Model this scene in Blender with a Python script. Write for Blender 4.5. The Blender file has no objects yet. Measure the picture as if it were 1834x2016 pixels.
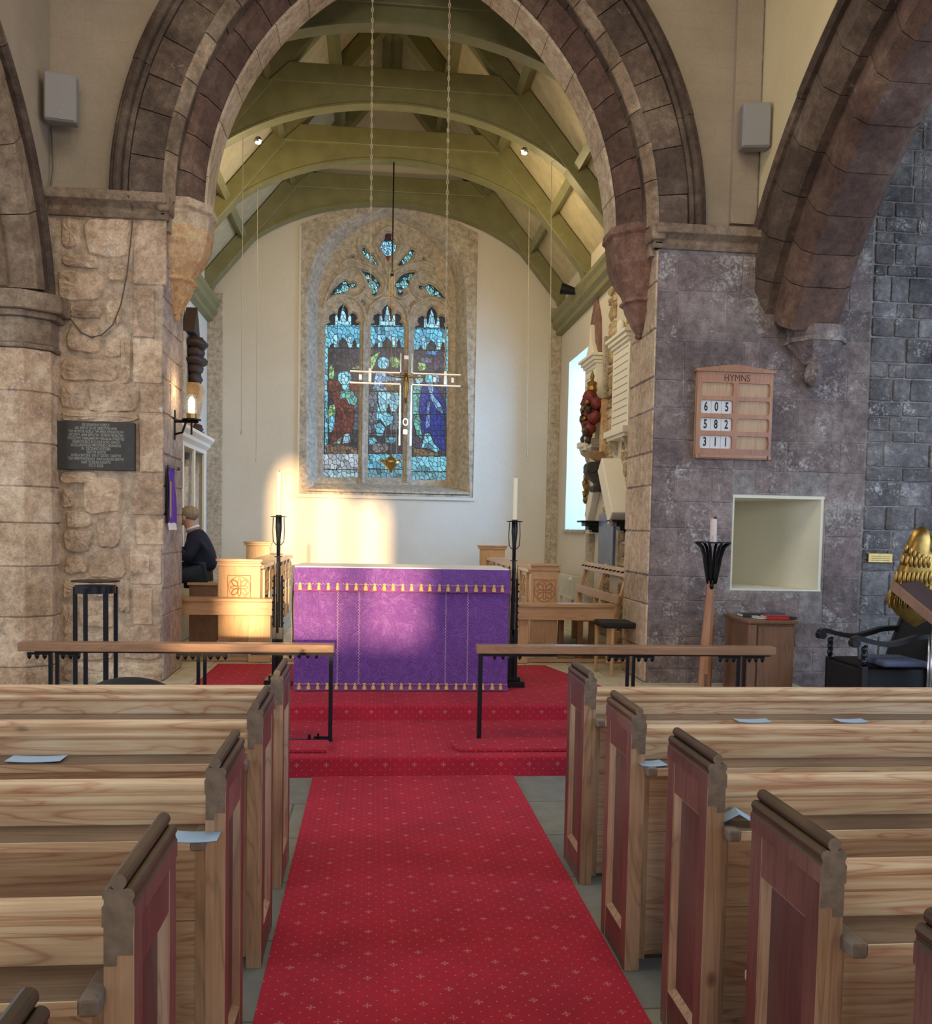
import bpy, bmesh, math, random
import numpy as np
from mathutils import Vector, Matrix, Quaternion
D = bpy.data
SC = bpy.context.scene
COL = SC.collection
PI = math.pi
rnd = random.Random(7)

# ---------------------------------------------------------------- camera
F, CX, CY, EYE, ROLL = 1800.0, 917.0, 1138.0, 1.65, .0141
_y = np.array([(736-CX)/F, (CY-1036)/F, -1.0]); _y /= np.linalg.norm(_y)
_z = np.array([math.sin(ROLL), math.cos(ROLL), 0]); _z -= _y*_z.dot(_y); _z /= np.linalg.norm(_z)
_x = np.cross(_y, _z)
RW = np.array([_x, _y, _z])
cam = D.cameras.new('camera'); camo = D.objects.new('camera', cam); COL.objects.link(camo)
cam.sensor_fit = 'VERTICAL'; cam.sensor_height = 36; cam.sensor_width = 36
cam.lens = F*36/2016; cam.shift_y = (CY-1008)/2016; cam.clip_start = .05; cam.clip_end = 200
_m = Matrix([list(r) for r in RW]).to_4x4(); _m.translation = Vector((0, 0, EYE)); camo.matrix_world = _m
SC.camera = camo
def _ray(u, v): return RW @ np.array([(u-CX)/F, -(v-CY)/F, -1.0])
def PY(u, v, y):
    d = _ray(u, v)*1.0; t = y/d[1]; return (d[0]*t, y, EYE+d[2]*t)
def PX(u, v, x):
    d = _ray(u, v); t = x/d[0]; return (x, d[1]*t, EYE+d[2]*t)
def PZ(u, v, z):
    d = _ray(u, v); t = (z-EYE)/d[2]; return (d[0]*t, d[1]*t, z)

# ---------------------------------------------------------------- world, sun, lamps, exposure
SC.view_settings.view_transform = 'Standard'; SC.view_settings.look = 'None'
SC.view_settings.gamma = 1; SC.view_settings.exposure = 0.10; SC.view_settings.use_curve_mapping = False
W = D.worlds.new('sky'); SC.world = W; W.use_nodes = True
_n = W.node_tree.nodes; _l = W.node_tree.links
_bg = _n['Background']; _tc = _n.new('ShaderNodeTexCoord'); _sp = _n.new('ShaderNodeSeparateXYZ')
_rp = _n.new('ShaderNodeValToRGB'); _rp.color_ramp.elements[0].position = .44; _rp.color_ramp.elements[1].position = .62
_rp.color_ramp.elements[0].color = (.30, .31, .30, 1); _rp.color_ramp.elements[1].color = (.62, .78, 1.0, 1)
_mr = _n.new('ShaderNodeMapRange'); _mr.inputs[1].default_value = -1; _mr.inputs[2].default_value = 1
_l.new(_tc.outputs['Generated'], _sp.inputs[0]); _l.new(_sp.outputs[2], _mr.inputs[0]); _l.new(_mr.outputs[0], _rp.inputs[0])
_l.new(_rp.outputs[0], _bg.inputs[0]); _bg.inputs[1].default_value = 1.15
def lamp(name, kind, loc, energy, color, size=1, size_y=None, direction=None):
    L = D.lights.new(name, kind); L.energy = energy; L.color = color
    if kind == 'AREA':
        L.size = size
        if size_y: L.shape = 'RECTANGLE'; L.size_y = size_y
    elif kind == 'SUN': L.angle = size
    else: L.shadow_soft_size = size
    o = D.objects.new(name, L); COL.objects.link(o); o.location = loc
    if direction: o.rotation_euler = Vector(direction).to_track_quat('-Z', 'Y').to_euler()
    return o
SUN_DIR = (-.030, 1, -.105)
lamp('sun', 'SUN', (0, -12, 5), 9.0, (1, .66, .34), .018, direction=SUN_DIR)
lamp('daylight_chancel_window', 'AREA', (4.9, 13.5, 3.1), 680, (.34, .62, 1), 2.2, 3.0, (-1, .12, -.10))
lamp('chancel_roof_lamp', 'POINT', (-1.3, 12.3, 5.6), 30, (1, .78, .42), .12)
lamp('chancel_roof_lamp', 'POINT', (1.75, 12.3, 5.6), 30, (1, .78, .42), .12)
lamp('chancel_arch_lamp', 'AREA', (.3, 9.6, 5.2), 55, (1, .84, .58), 2.5, .5, (0, 1, -.6))
lamp('daylight_nave_window_left', 'AREA', (-6.5, 3.5, 2.7), 180, (.80, .87, 1), 4, 2.5, (1, .28, -.30))
lamp('daylight_nave_window_right', 'AREA', (7.6, 3.2, 2.7), 200, (.50, .68, 1), 4, 2.5, (-1, .50, -.25))
lamp('daylight_west_window', 'AREA', (.3, -8.6, 3.6), 330, (1, .93, .84), 5, 3, (0, 1, -.18))
lamp('nave_ceiling_lamp', 'AREA', (.3, 4.2, 7.6), 150, (1, .93, .82), 3.5, 3.0, (0, .05, -1))
lamp('nave_lamp', 'POINT', (-1.7, 3.6, 6.2), 24, (1, .74, .42), .25)
lamp('nave_lamp', 'POINT', (1.2, 4.2, 6.4), 34, (1, .74, .42), .25)

# ---------------------------------------------------------------- mesh builder
class M:
    def __init__(s): s.v = []; s.f = []; s.mi = []; s.c = []
    def add(s, v, f, c=.5, mi=0):
        b = len(s.v); s.v += [tuple(p) for p in v]
        for k, q in enumerate(f):
            s.f.append(tuple(b+i for i in q)); s.c.append(c)
            s.mi.append(mi[k] if isinstance(mi, (list, tuple)) else mi)
        return s
    def box(s, x0, x1, y0, y1, z0, z1, c=.5, mi=0):
        v = [(x0,y0,z0),(x1,y0,z0),(x1,y1,z0),(x0,y1,z0),(x0,y0,z1),(x1,y0,z1),(x1,y1,z1),(x0,y1,z1)]
        # faces: bottom top -y +x +y -x
        return s.add(v, [(0,3,2,1),(4,5,6,7),(0,1,5,4),(1,2,6,5),(2,3,7,6),(3,0,4,7)], c, mi)
    def hexa(s, a, b, c=.5, mi=0):   # two quads (lists of four points), lofted
        return s.add(list(a)+list(b), [(3,2,1,0),(4,5,6,7),(0,1,5,4),(1,2,6,5),(2,3,7,6),(3,0,4,7)], c, mi)
    def prism(s, pts, axis, a0, a1, c=.5, mi=0, cap=True):
        n = len(pts)
        def P(p, a):
            return (a, p[0], p[1]) if axis == 'x' else (p[0], a, p[1]) if axis == 'y' else (p[0], p[1], a)
        v = [P(p, a0) for p in pts]+[P(p, a1) for p in pts]
        f = [(i, (i+1) % n, n+(i+1) % n, n+i) for i in range(n)]
        if cap: f += [tuple(range(n))[::-1], tuple(range(n, 2*n))]
        return s.add(v, f, c, mi)
    def cyl(s, p0, p1, r0, r1=None, n=12, c=.5, mi=0):
        return s.tube([p0, p1], [r0, r0 if r1 is None else r1], n, c, mi)
    def tube(s, path, r, n=8, c=.5, mi=0, closed=False):
        P = [Vector(p) for p in path]; K = len(P)
        R = r if isinstance(r, (list, tuple)) else [r]*K
        t0 = (P[1]-P[0]).normalized(); up = Vector((0,0,1)) if abs(t0.z) < .9 else Vector((1,0,0))
        nrm = t0.cross(up).normalized(); v = []
        for i in range(K):
            if closed: t = (P[(i+1) % K]-P[i-1]).normalized()
            else: t = (P[min(i+1, K-1)]-P[max(i-1, 0)]).normalized()
            nrm = (nrm-t*nrm.dot(t)).normalized(); b = t.cross(nrm)
            for k in range(n):
                a = 2*PI*k/n; v.append(P[i]+(nrm*math.cos(a)+b*math.sin(a))*R[i])
        f = []
        for i in range(K if closed else K-1):
            j = (i+1) % K
            for k in range(n): f.append((i*n+k, i*n+(k+1) % n, j*n+(k+1) % n, j*n+k))
        if not closed: f += [tuple(range(n))[::-1], tuple(range((K-1)*n, K*n))]
        return s.add(v, f, c, mi)
    def lathe(s, prof, o=(0,0,0), n=20, c=.5, mi=0, sq=False):
        v = []; f = []; K = len(prof)
        for r, z in prof:
            for k in range(n):
                a = 2*PI*(k+.5)/n; v.append((o[0]+r*math.cos(a), o[1]+r*math.sin(a), o[2]+z))
        for i in range(K-1):
            for k in range(n): f.append((i*n+k, i*n+(k+1) % n, (i+1)*n+(k+1) % n, (i+1)*n+k))
        f += [tuple(range(n))[::-1], tuple(range((K-1)*n, K*n))]
        return s.add(v, f, c, mi)
    def ell(s, o, r, nu=14, nv=10, c=.5, mi=0, jit=0, rot=None):
        v = []; f = []
        for j in range(nv+1):
            b = -PI/2+PI*j/nv
            for i in range(nu):
                a = 2*PI*i/nu; k = 1+(rnd.uniform(-jit, jit) if 0 < j < nv else 0)
                p = Vector((r[0]*math.cos(b)*math.cos(a)*k, r[1]*math.cos(b)*math.sin(a)*k, r[2]*math.sin(b)*k))
                if rot: p = rot @ p
                v.append((o[0]+p.x, o[1]+p.y, o[2]+p.z))
        for j in range(nv):
            for i in range(nu): f.append((j*nu+i, j*nu+(i+1) % nu, (j+1)*nu+(i+1) % nu, (j+1)*nu+i))
        return s.add(v, f, c, mi)
    def surf(s, rows, c=.5, mi=0, closed=False):
        K = len(rows[0]); v = [p for r in rows for p in r]; f = []
        for i in range(len(rows)-1):
            for k in range(K if closed else K-1): f.append((i*K+k, i*K+(k+1) % K, (i+1)*K+(k+1) % K, (i+1)*K+k))
        return s.add(v, f, c, mi)
    def merge(s, me, c=.5, mi=0, fn=lambda p: p):
        return s.add([fn(tuple(v.co)) for v in me.vertices], [tuple(p.vertices) for p in me.polygons], c, mi)
def wpos(o):
    p = Vector((0,0,0))
    while o is not None: p += o.location; o = o.parent
    return p
def obj(name, m, mat, parent=None, bevel=0, smooth=False, seg=2, kind=None, label=None, local=False, fix=True):
    me = D.meshes.new(name)
    off = Vector((0,0,0)) if (local or parent is None) else wpos(parent)
    me.from_pydata([(v[0]-off.x, v[1]-off.y, v[2]-off.z) for v in m.v], [], m.f)
    for x in (mat if isinstance(mat, (list, tuple)) else [mat]): me.materials.append(x)
    me.polygons.foreach_set('material_index', m.mi)
    ca = me.color_attributes.new('Col', 'FLOAT_COLOR', 'CORNER')
    buf = np.zeros((len(me.loops), 4), np.float32); buf[:, 3] = 1; k = 0
    for p, c in zip(me.polygons, m.c):
        n = p.loop_total
        buf[k:k+n, :3] = c if isinstance(c, (tuple, list, np.ndarray)) else (c, c, c); k += n
    ca.data.foreach_set('color', buf.ravel())
    if fix:
        b = bmesh.new(); b.from_mesh(me); bmesh.ops.recalc_face_normals(b, faces=b.faces); b.to_mesh(me); b.free()
    if smooth:
        me.polygons.foreach_set('use_smooth', [True]*len(me.polygons))
    me.update()
    o = D.objects.new(name, me); COL.objects.link(o)
    if parent: o.parent = parent
    if bevel:
        b = o.modifiers.new('bevel', 'BEVEL'); b.width = bevel; b.segments = seg; b.limit_method = 'ANGLE'; b.angle_limit = .6
    if kind: o['kind'] = kind
    if label: o['label'] = label
    return o
def tag(o, label, cat, group=None, kind=None):
    o['label'] = label; o['category'] = cat
    if group: o['group'] = group
    if kind: o['kind'] = kind
    return o
def thing(name, label, cat, loc=(0,0,0), group=None):
    o = D.objects.new(name, None); COL.objects.link(o); o.location = loc; o.empty_display_size = .1
    return tag(o, label, cat, group)
def struct(name, m, mat, **k): return obj(name, m, mat, kind='structure', **k)
def dup(root, loc, label=None, group=None, rotz=None):
    r = root.copy(); COL.objects.link(r); r.location = loc
    if rotz is not None: r.rotation_euler = (0, 0, rotz)
    if label: r['label'] = label
    if group: r['group'] = group
    for ch in list(root.children):
        c = ch.copy(); COL.objects.link(c); c.parent = r
        for g in list(ch.children):
            d = g.copy(); COL.objects.link(d); d.parent = c
    return r
def curve_mesh(polys, ext, bev=0, res=1):
    cu = D.curves.new('t', 'CURVE'); cu.dimensions = '2D'; cu.fill_mode = 'BOTH'; cu.extrude = ext; cu.bevel_depth = bev; cu.bevel_resolution = res
    for P in polys:
        sp = cu.splines.new('POLY'); sp.points.add(len(P)-1); sp.use_cyclic_u = True
        for q, p in zip(sp.points, P): q.co = (p[0], p[1], 0, 1)
    o = D.objects.new('t', cu); COL.objects.link(o)
    me = D.meshes.new_from_object(o.evaluated_get(bpy.context.evaluated_depsgraph_get()))
    D.objects.remove(o); return me
def text_mesh(txt, size, ext=.001, sx=1, align='CENTER', bold=0):
    cu = D.curves.new('t', 'FONT'); cu.body = txt; cu.size = size; cu.extrude = ext; cu.align_x = align; cu.align_y = 'CENTER'; cu.offset = bold
    cu.resolution_u = 3
    o = D.objects.new('t', cu); COL.objects.link(o)
    me = D.meshes.new_from_object(o.evaluated_get(bpy.context.evaluated_depsgraph_get()))
    D.objects.remove(o)
    for v in me.vertices: v.co.x *= sx
    return me

# ---------------------------------------------------------------- materials
class NT:
    def __init__(s, name, rough=.8, metal=0):
        s.m = D.materials.new(name); s.m.use_nodes = True; s.t = s.m.node_tree; s.n = s.t.nodes; s.l = s.t.links
        s.p = s.n['Principled BSDF']; s.p.inputs['Roughness'].default_value = rough; s.p.inputs['Metallic'].default_value = metal
        s.tc = s.n.new('ShaderNodeTexCoord')
    def co(s, scale=(1,1,1), rnd_=False, which='Object'):
        mp = s.n.new('ShaderNodeMapping'); mp.inputs['Scale'].default_value = scale
        src = s.tc.outputs[which]
        if rnd_:
            oi = s.n.new('ShaderNodeObjectInfo'); mu = s.n.new('ShaderNodeMath'); mu.operation = 'MULTIPLY'; mu.inputs[1].default_value = 37
            s.l.new(oi.outputs['Random'], mu.inputs[0]); ad = s.n.new('ShaderNodeVectorMath'); ad.operation = 'ADD'
            s.l.new(src, ad.inputs[0]); s.l.new(mu.outputs[0], ad.inputs[1]); src = ad.outputs[0]
        s.l.new(src, mp.inputs[0]); return mp.outputs[0]
    def noise(s, co, scale, detail=4, rough=.55, dist=0):
        x = s.n.new('ShaderNodeTexNoise'); x.inputs['Scale'].default_value = scale; x.inputs['Detail'].default_value = detail
        x.inputs['Roughness'].default_value = rough; x.inputs['Distortion'].default_value = dist
        s.l.new(co, x.inputs['Vector']); return x.outputs['Fac']
    def ramp(s, fac, *st, const=False):
        x = s.n.new('ShaderNodeValToRGB'); e = x.color_ramp.elements
        if const: x.color_ramp.interpolation = 'CONSTANT'
        while len(e) < len(st): e.new(.5)
        for k, (p, c) in enumerate(st):
            e[k].position = p; e[k].color = (c[0], c[1], c[2], 1) if isinstance(c, (tuple, list)) else (c, c, c, 1)
        s.l.new(fac, x.inputs[0]); return x.outputs[0]
    def mix(s, fac, a, b, mode='MIX'):
        x = s.n.new('ShaderNodeMix'); x.data_type = 'RGBA'; x.blend_type = mode
        for k, q in ((0, fac), (6, a), (7, b)):
            if isinstance(q, (int, float)): x.inputs[k].default_value = q if k == 0 else (q, q, q, 1)
            elif isinstance(q, (tuple, list)): x.inputs[k].default_value = (q[0], q[1], q[2], 1)
            else: s.l.new(q, x.inputs[k])
        return x.outputs[2]
    def math(s, op, a, b=0, c=0):
        x = s.n.new('ShaderNodeMath'); x.operation = op
        for k, q in enumerate((a, b, c)):
            if isinstance(q, (int, float)): x.inputs[k].default_value = q
            else: s.l.new(q, x.inputs[k])
        return x.outputs[0]
    def attr(s, name='Col'):
        x = s.n.new('ShaderNodeAttribute'); x.attribute_name = name; return x.outputs['Color']
    def bump(s, h, strength=.4, dist=.01):
        b = s.n.new('ShaderNodeBump'); b.inputs['Strength'].default_value = strength; b.inputs['Distance'].default_value = dist
        s.l.new(h, b.inputs['Height']); s.l.new(b.outputs[0], s.p.inputs['Normal'])
    def base(s, c):
        if isinstance(c, (tuple, list)): s.p.inputs['Base Color'].default_value = (c[0], c[1], c[2], 1)
        else: s.l.new(c, s.p.inputs['Base Color'])
        return s
def stone(name, dark, mid, light, patch=None, amt=.55, var=.5, bump=.5, rough=.9, sc=1.0, streak=0):
    t = NT(name, rough); co = t.co()
    n1 = t.noise(co, 2.3*sc, 8, .62); n2 = t.noise(co, 14*sc, 6, .65); n3 = t.noise(co, 60*sc, 4, .6)
    col = t.ramp(n1, (.3, dark), (.5, mid), (.7, light))
    col = t.mix(.7, col, t.ramp(n2, (.3, .25), (.7, .78)), 'OVERLAY')
    col = t.mix(.5, col, t.ramp(n3, (.3, .3), (.7, .7)), 'OVERLAY')
    col = t.mix(var, col, t.attr(), 'OVERLAY')
    if patch:
        a = t.noise(co, 3.1*sc, 9, .75, .4); b = t.noise(co, 30*sc, 5, .7)
        mk = t.math('ADD', t.math('MULTIPLY', a, .65), t.math('MULTIPLY', b, .35))
        col = t.mix(t.ramp(mk, (amt, 0), (amt+.09, .85)), col, patch)
    t.base(col)
    t.bump(t.math('ADD', t.math('MULTIPLY', n2, .7), t.math('MULTIPLY', n3, .3)), bump, .02)
    return t.m
def wood(name, dark, mid, light, axis='x', rough=.5, knots=False, sc=1.0, bump=.12, coat=0, grain=.5):
    t = NT(name, rough); s_ = {'x': (.10, 1, 1), 'y': (1, .10, 1), 'z': (1, 1, .10)}[axis]
    co = t.co(s_, True); base = t.co((1,1,1), True)
    n1 = t.noise(co, 7*sc, 3, .5, 1.2)
    w = t.math('FRACT', t.math('MULTIPLY', n1, 9))
    w = t.math('ABSOLUTE', t.math('SUBTRACT', w, .5))
    fine = t.noise(t.co({'x': (.03, 1, 1), 'y': (1, .03, 1), 'z': (1, 1, .03)}[axis], True), 90*sc, 3, .6)
    col = t.ramp(t.noise(base, 1.6, 4, .5), (.3, dark), (.5, mid), (.72, light))
    col = t.mix(grain*.8, col, t.ramp(w, (.0, .18), (.16, .5), (.5, .62)), 'OVERLAY')
    col = t.mix(grain, col, t.ramp(fine, (.3, .34), (.7, .66)), 'OVERLAY')
    if knots:
        vo = t.n.new('ShaderNodeTexVoronoi'); vo.inputs['Scale'].default_value = 3.2
        t.l.new(t.co({'x': (.6, 1, 1.3), 'y': (1, .6, 1), 'z': (1, 1, .6)}[axis], True), vo.inputs['Vector'])
        k = t.ramp(vo.outputs['Distance'], (.03, 1), (.075, 0))
        col = t.mix(k, col, (dark[0]*.35, dark[1]*.3, dark[2]*.3))
    t.base(col); t.bump(fine, bump, .004)
    if coat: t.p.inputs['Coat Weight'].default_value = coat; t.p.inputs['Coat Roughness'].default_value = .25
    return t.m
def plain(name, c, rough=.6, metal=0, var=.25, sc=8, bump=0, **k):
    t = NT(name, rough, metal); n = t.noise(t.co(), sc, 5, .6)
    t.base(t.mix(var, c, t.ramp(n, (.3, .3), (.7, .7)), 'OVERLAY'))
    if bump: t.bump(n, bump, .01)
    for a, b in k.items(): t.p.inputs[a.replace('_', ' ')].default_value = b
    return t.m
MT = {}
MT['pier_l'] = stone('warm_sandstone', (.34,.225,.14), (.50,.355,.235), (.64,.50,.36), (.70,.66,.58), .57, .6, .9)
MT['mortar_l'] = stone('warm_mortar', (.30,.215,.145), (.41,.31,.215), (.50,.39,.28), None, .5, .1, .6)
MT['purple'] = stone('purple_grey_sandstone', (.125,.092,.088), (.20,.155,.145), (.285,.235,.215), (.50,.49,.47), .535, .6, .9)
MT['purple_m'] = stone('grey_mortar', (.15,.13,.12), (.24,.215,.20), (.36,.34,.32), (.6,.6,.6), .60, .1, .6)
MT['rough_m'] = stone('coarse_grey_stone', (.07,.065,.07), (.15,.14,.14), (.30,.29,.28), (.62,.62,.62), .55, .7, 1.0, sc=1.3)
MT['arch'] = stone('dark_arch_stone', (.050,.032,.023), (.090,.060,.042), (.165,.120,.085), (.36,.30,.23), .60, .65, .6)
MT['arch_red'] = stone('red_brown_arch_stone', (.062,.034,.025), (.112,.064,.046), (.18,.118,.085), (.40,.34,.27), .62, .65, .6)
MT['arch_soffit'] = stone('lighter_arch_stone', (.145,.098,.060), (.225,.160,.105), (.32,.245,.175), (.46,.42,.36), .60, .6, .6)
MT['corbel'] = stone('warm_lit_corbel_stone', (.42,.25,.11), (.62,.39,.20), (.72,.53,.32), (.7,.64,.52), .62, .5, .6)  # ochre pushed warmer and brighter to carry the glow of a nearby lamp
MT['corbel_d'] = stone('dark_corbel_stone', (.12,.07,.055), (.22,.12,.09), (.32,.21,.16), (.5,.44,.38), .61, .5, .6)
MT['jamb'] = stone('lamplit_jamb_stone', (.38,.28,.19), (.53,.41,.285), (.64,.52,.39), (.74,.70,.62), .62, .5, .5)  # stone brightened and warmed: chancel lamplight put into its colour
MT['winstone'] = stone('window_stone', (.40,.33,.24), (.46,.385,.285), (.52,.44,.33), None, .6, .2, .5)
MT['rubble'] = stone('yellow_rubble', (.22,.15,.07), (.42,.31,.17), (.62,.50,.31), (.72,.64,.46), .58, .7, 1.0, sc=1.4)
def plaster(name, c, var=.18, rel=.25, brick=0):
    t = NT(name, .9); co = t.co()
    n1 = t.noise(co, 1.1, 5, .6); n2 = t.noise(co, 26, 5, .7)
    t.base(t.mix(.3, t.mix(var, c, t.ramp(n1, (.3,.3), (.7,.7)), 'OVERLAY'), t.ramp(n2, (.3,.42), (.7,.58)), 'OVERLAY'))
    if brick:
        sx = t.n.new('ShaderNodeSeparateXYZ'); cb = t.n.new('ShaderNodeCombineXYZ'); t.l.new(t.co(), sx.inputs[0]); t.l.new(t.math('ADD', sx.outputs[0], sx.outputs[1]), cb.inputs[0])
        t.l.new(t.math('ADD', sx.outputs[2], t.math('MULTIPLY', n1, .06)), cb.inputs[1]); br = t.n.new('ShaderNodeTexBrick'); br.inputs['Scale'].default_value = 1; br.inputs['Brick Width'].default_value = .46; br.inputs['Row Height'].default_value = .155; br.inputs['Mortar Size'].default_value = .006
        t.l.new(cb.outputs[0], br.inputs['Vector']); t.bump(t.math('ADD', t.math('MULTIPLY', n2, .6), t.math('MULTIPLY', t.math('SUBTRACT', 1, br.outputs['Fac']), .35)), rel, .012)
    else: t.bump(n2, rel, .01)
    return t.m
MT['nave_plaster'] = plaster('nave_plaster', (.35,.285,.21), .35, .9, 1)
MT['chancel_plaster'] = plaster('chancel_plaster', (.68,.61,.49), .15, .15)
MT['cream_plaster'] = plaster('cream_plaster', (.80,.77,.62), .2, .8)
MT['marble'] = plaster('white_marble', (.82,.77,.64), .1, .1)
MT['roof_green'] = plain('olive_painted_timber', (.205,.190,.082), .42, 0, .35, 5, .1)
MT['roof_board'] = plain('beige_roof_lining', (.50,.42,.25), .7, 0, .4, 6, .2)
MT['pine'] = wood('stripped_pine', (.53,.355,.215), (.67,.485,.315), (.77,.61,.43), 'x', .5, True, grain=.75)
MT['pine_z'] = wood('pine_stile', (.30,.18,.10), (.45,.29,.175), (.56,.40,.26), 'z', .5, True)
MT['pine_dk'] = wood('worn_dark_pine', (.03,.016,.008), (.062,.034,.015), (.125,.075,.035), 'y', .45, False, coat=.08)
MT['ledge'] = wood('book_ledge_pine', (.10,.065,.042), (.17,.115,.075), (.26,.18,.12), 'x', .42, True, coat=.15)
MT['endgrain'] = plain('grey_end_grain', (.21,.165,.125), .6, 0, .7, 30, .2)
MT['redpanel'] = wood('red_brown_painted_pine', (.085,.040,.028), (.145,.070,.050), (.24,.135,.095), 'z', .42, False, coat=.2, grain=.35)
MT['panelin'] = wood('inner_panel_pine', (.06,.030,.022), (.11,.056,.042), (.18,.105,.08), 'z', .45, False, coat=.15, grain=.35)
MT['oak'] = wood('light_oak', (.50,.29,.135), (.60,.375,.19), (.68,.455,.25), 'z', .4, False, coat=.2, grain=.3)
MT['oak_x'] = wood('light_oak_rail', (.44,.25,.13), (.54,.33,.175), (.62,.40,.23), 'x', .35, False, coat=.3, grain=.3)
MT['rail'] = wood('altar_rail_oak', (.22,.115,.062), (.31,.17,.095), (.40,.23,.135), 'x', .32, False, coat=.4, grain=.35)
MT['brownwood'] = wood('brown_wood', (.14,.068,.036), (.21,.105,.058), (.27,.145,.085), 'z', .4, False, coat=.2, grain=.35)
MT['hymn'] = wood('hymn_board_oak', (.30,.135,.065), (.40,.19,.10), (.48,.26,.14), 'z', .42, False, coat=.15, grain=.3)
MT['hymn_in'] = wood('hymn_board_slots', (.42,.26,.14), (.50,.33,.19), (.57,.40,.24), 'z', .5, False, grain=.3)
MT['blackwood'] = plain('black_stained_oak', (.012,.012,.015), .35, 0, .3)
MT['iron'] = plain('black_iron', (.014,.014,.016), .38, .6, .3, 20)
MT['iron_blue'] = plain('blue_black_iron', (.012,.015,.022), .35, .5, .3, 20)
MT['brass'] = plain('brass', (.46,.31,.11), .42, 1, .4, 12)
MT['gold'] = plain('gilt', (.33,.20,.055), .36, 1, .5, 25, .15)
MT['chainmetal'] = plain('dull_brass_chain', (.62,.52,.36), .45, .6, .3)
MT['silver'] = plain('polished_steel', (.6,.6,.62), .25, 1, .2)
MT['perspex'] = plain('clear_acrylic_edges', (.85,.75,.62), .18, .85, .1)
MT['candle'] = plain('candle_wax', (.86,.80,.62), .4, 0, .05, Subsurface_Weight=.0)
MT['oldcandle'] = plain('pink_candle_wax', (.72,.60,.56), .5, 0, .3)
MT['white'] = plain('white_cloth', (.80,.79,.76), .8, 0, .1)
MT['speaker'] = plain('grey_speaker', (.27,.26,.25), .6, 0, .2, 200)
MT['black'] = plain('black_cloth', (.010,.010,.012), .8, 0, .2)
MT['blueseat'] = plain('blue_grey_cushion', (.085,.10,.17), .85, 0, .5, 60, .3)
MT['paper'] = plain('pale_blue_paper', (.36,.52,.70), .6, 0, .1)
MT['redbook'] = plain('red_book', (.42,.03,.025), .5, 0, .2)
MT['blackbook'] = plain('dark_book', (.03,.035,.045), .5, 0, .2)
MT['page'] = plain('page_edges', (.62,.60,.54), .8, 0, .2)
MT['slate'] = plain('slate_plaque', (.040,.036,.030), .6, 0, .5, 12)
MT['letter'] = plain('worn_lettering', (.30,.29,.25), .7, 0, .6, 90)
MT['blacktext'] = plain('black_lettering', (.015,.013,.012), .6)
MT['darktext'] = plain('cut_lettering', (.07,.025,.012), .7)
MT['card'] = plain('white_number_card', (.66,.66,.64), .5, 0, .1)
MT['skin'] = plain('skin', (.55,.29,.20), .5, 0, .15)
MT['hair'] = plain('grey_blond_hair', (.30,.235,.145), .7, 0, .8, 50, .8)
MT['navy'] = plain('navy_wool', (.010,.012,.030), .9, 0, .4, 40, .3)
MT['jeans'] = plain('blue_jeans', (.022,.035,.058), .85, 0, .4, 60, .3)
MT['tassel'] = plain('gold_tassel', (.62,.40,.14), .7, 0, .5, 120, .4)
MT['tile'] = None
MT['painted'] = plain('painted_red_mantling', (.17,.025,.02), .6, 0, .9, 18, .8)
MT['darkcarve'] = plain('dark_carved_wood', (.045,.022,.013), .6, 0, .6, 25, .4)
MT['radiator'] = plain('cream_radiator', (.62,.60,.50), .45, 0, .1)
MT['blueslate'] = plain('polished_blue_slate', (.10,.13,.19), .22, 0, .4, 6)
MT['cable'] = plain('brown_cable', (.10,.065,.04), .6)
MT['cord'] = plain('pale_cord', (.42,.38,.26), .7)
MT['flame'] = D.materials.new('lit_candle_bulb'); MT['flame'].use_nodes = True
_p = MT['flame'].node_tree.nodes['Principled BSDF']; _p.inputs['Emission Color'].default_value = (1, .72, .38, 1); _p.inputs['Emission Strength'].default_value = 14
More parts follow.
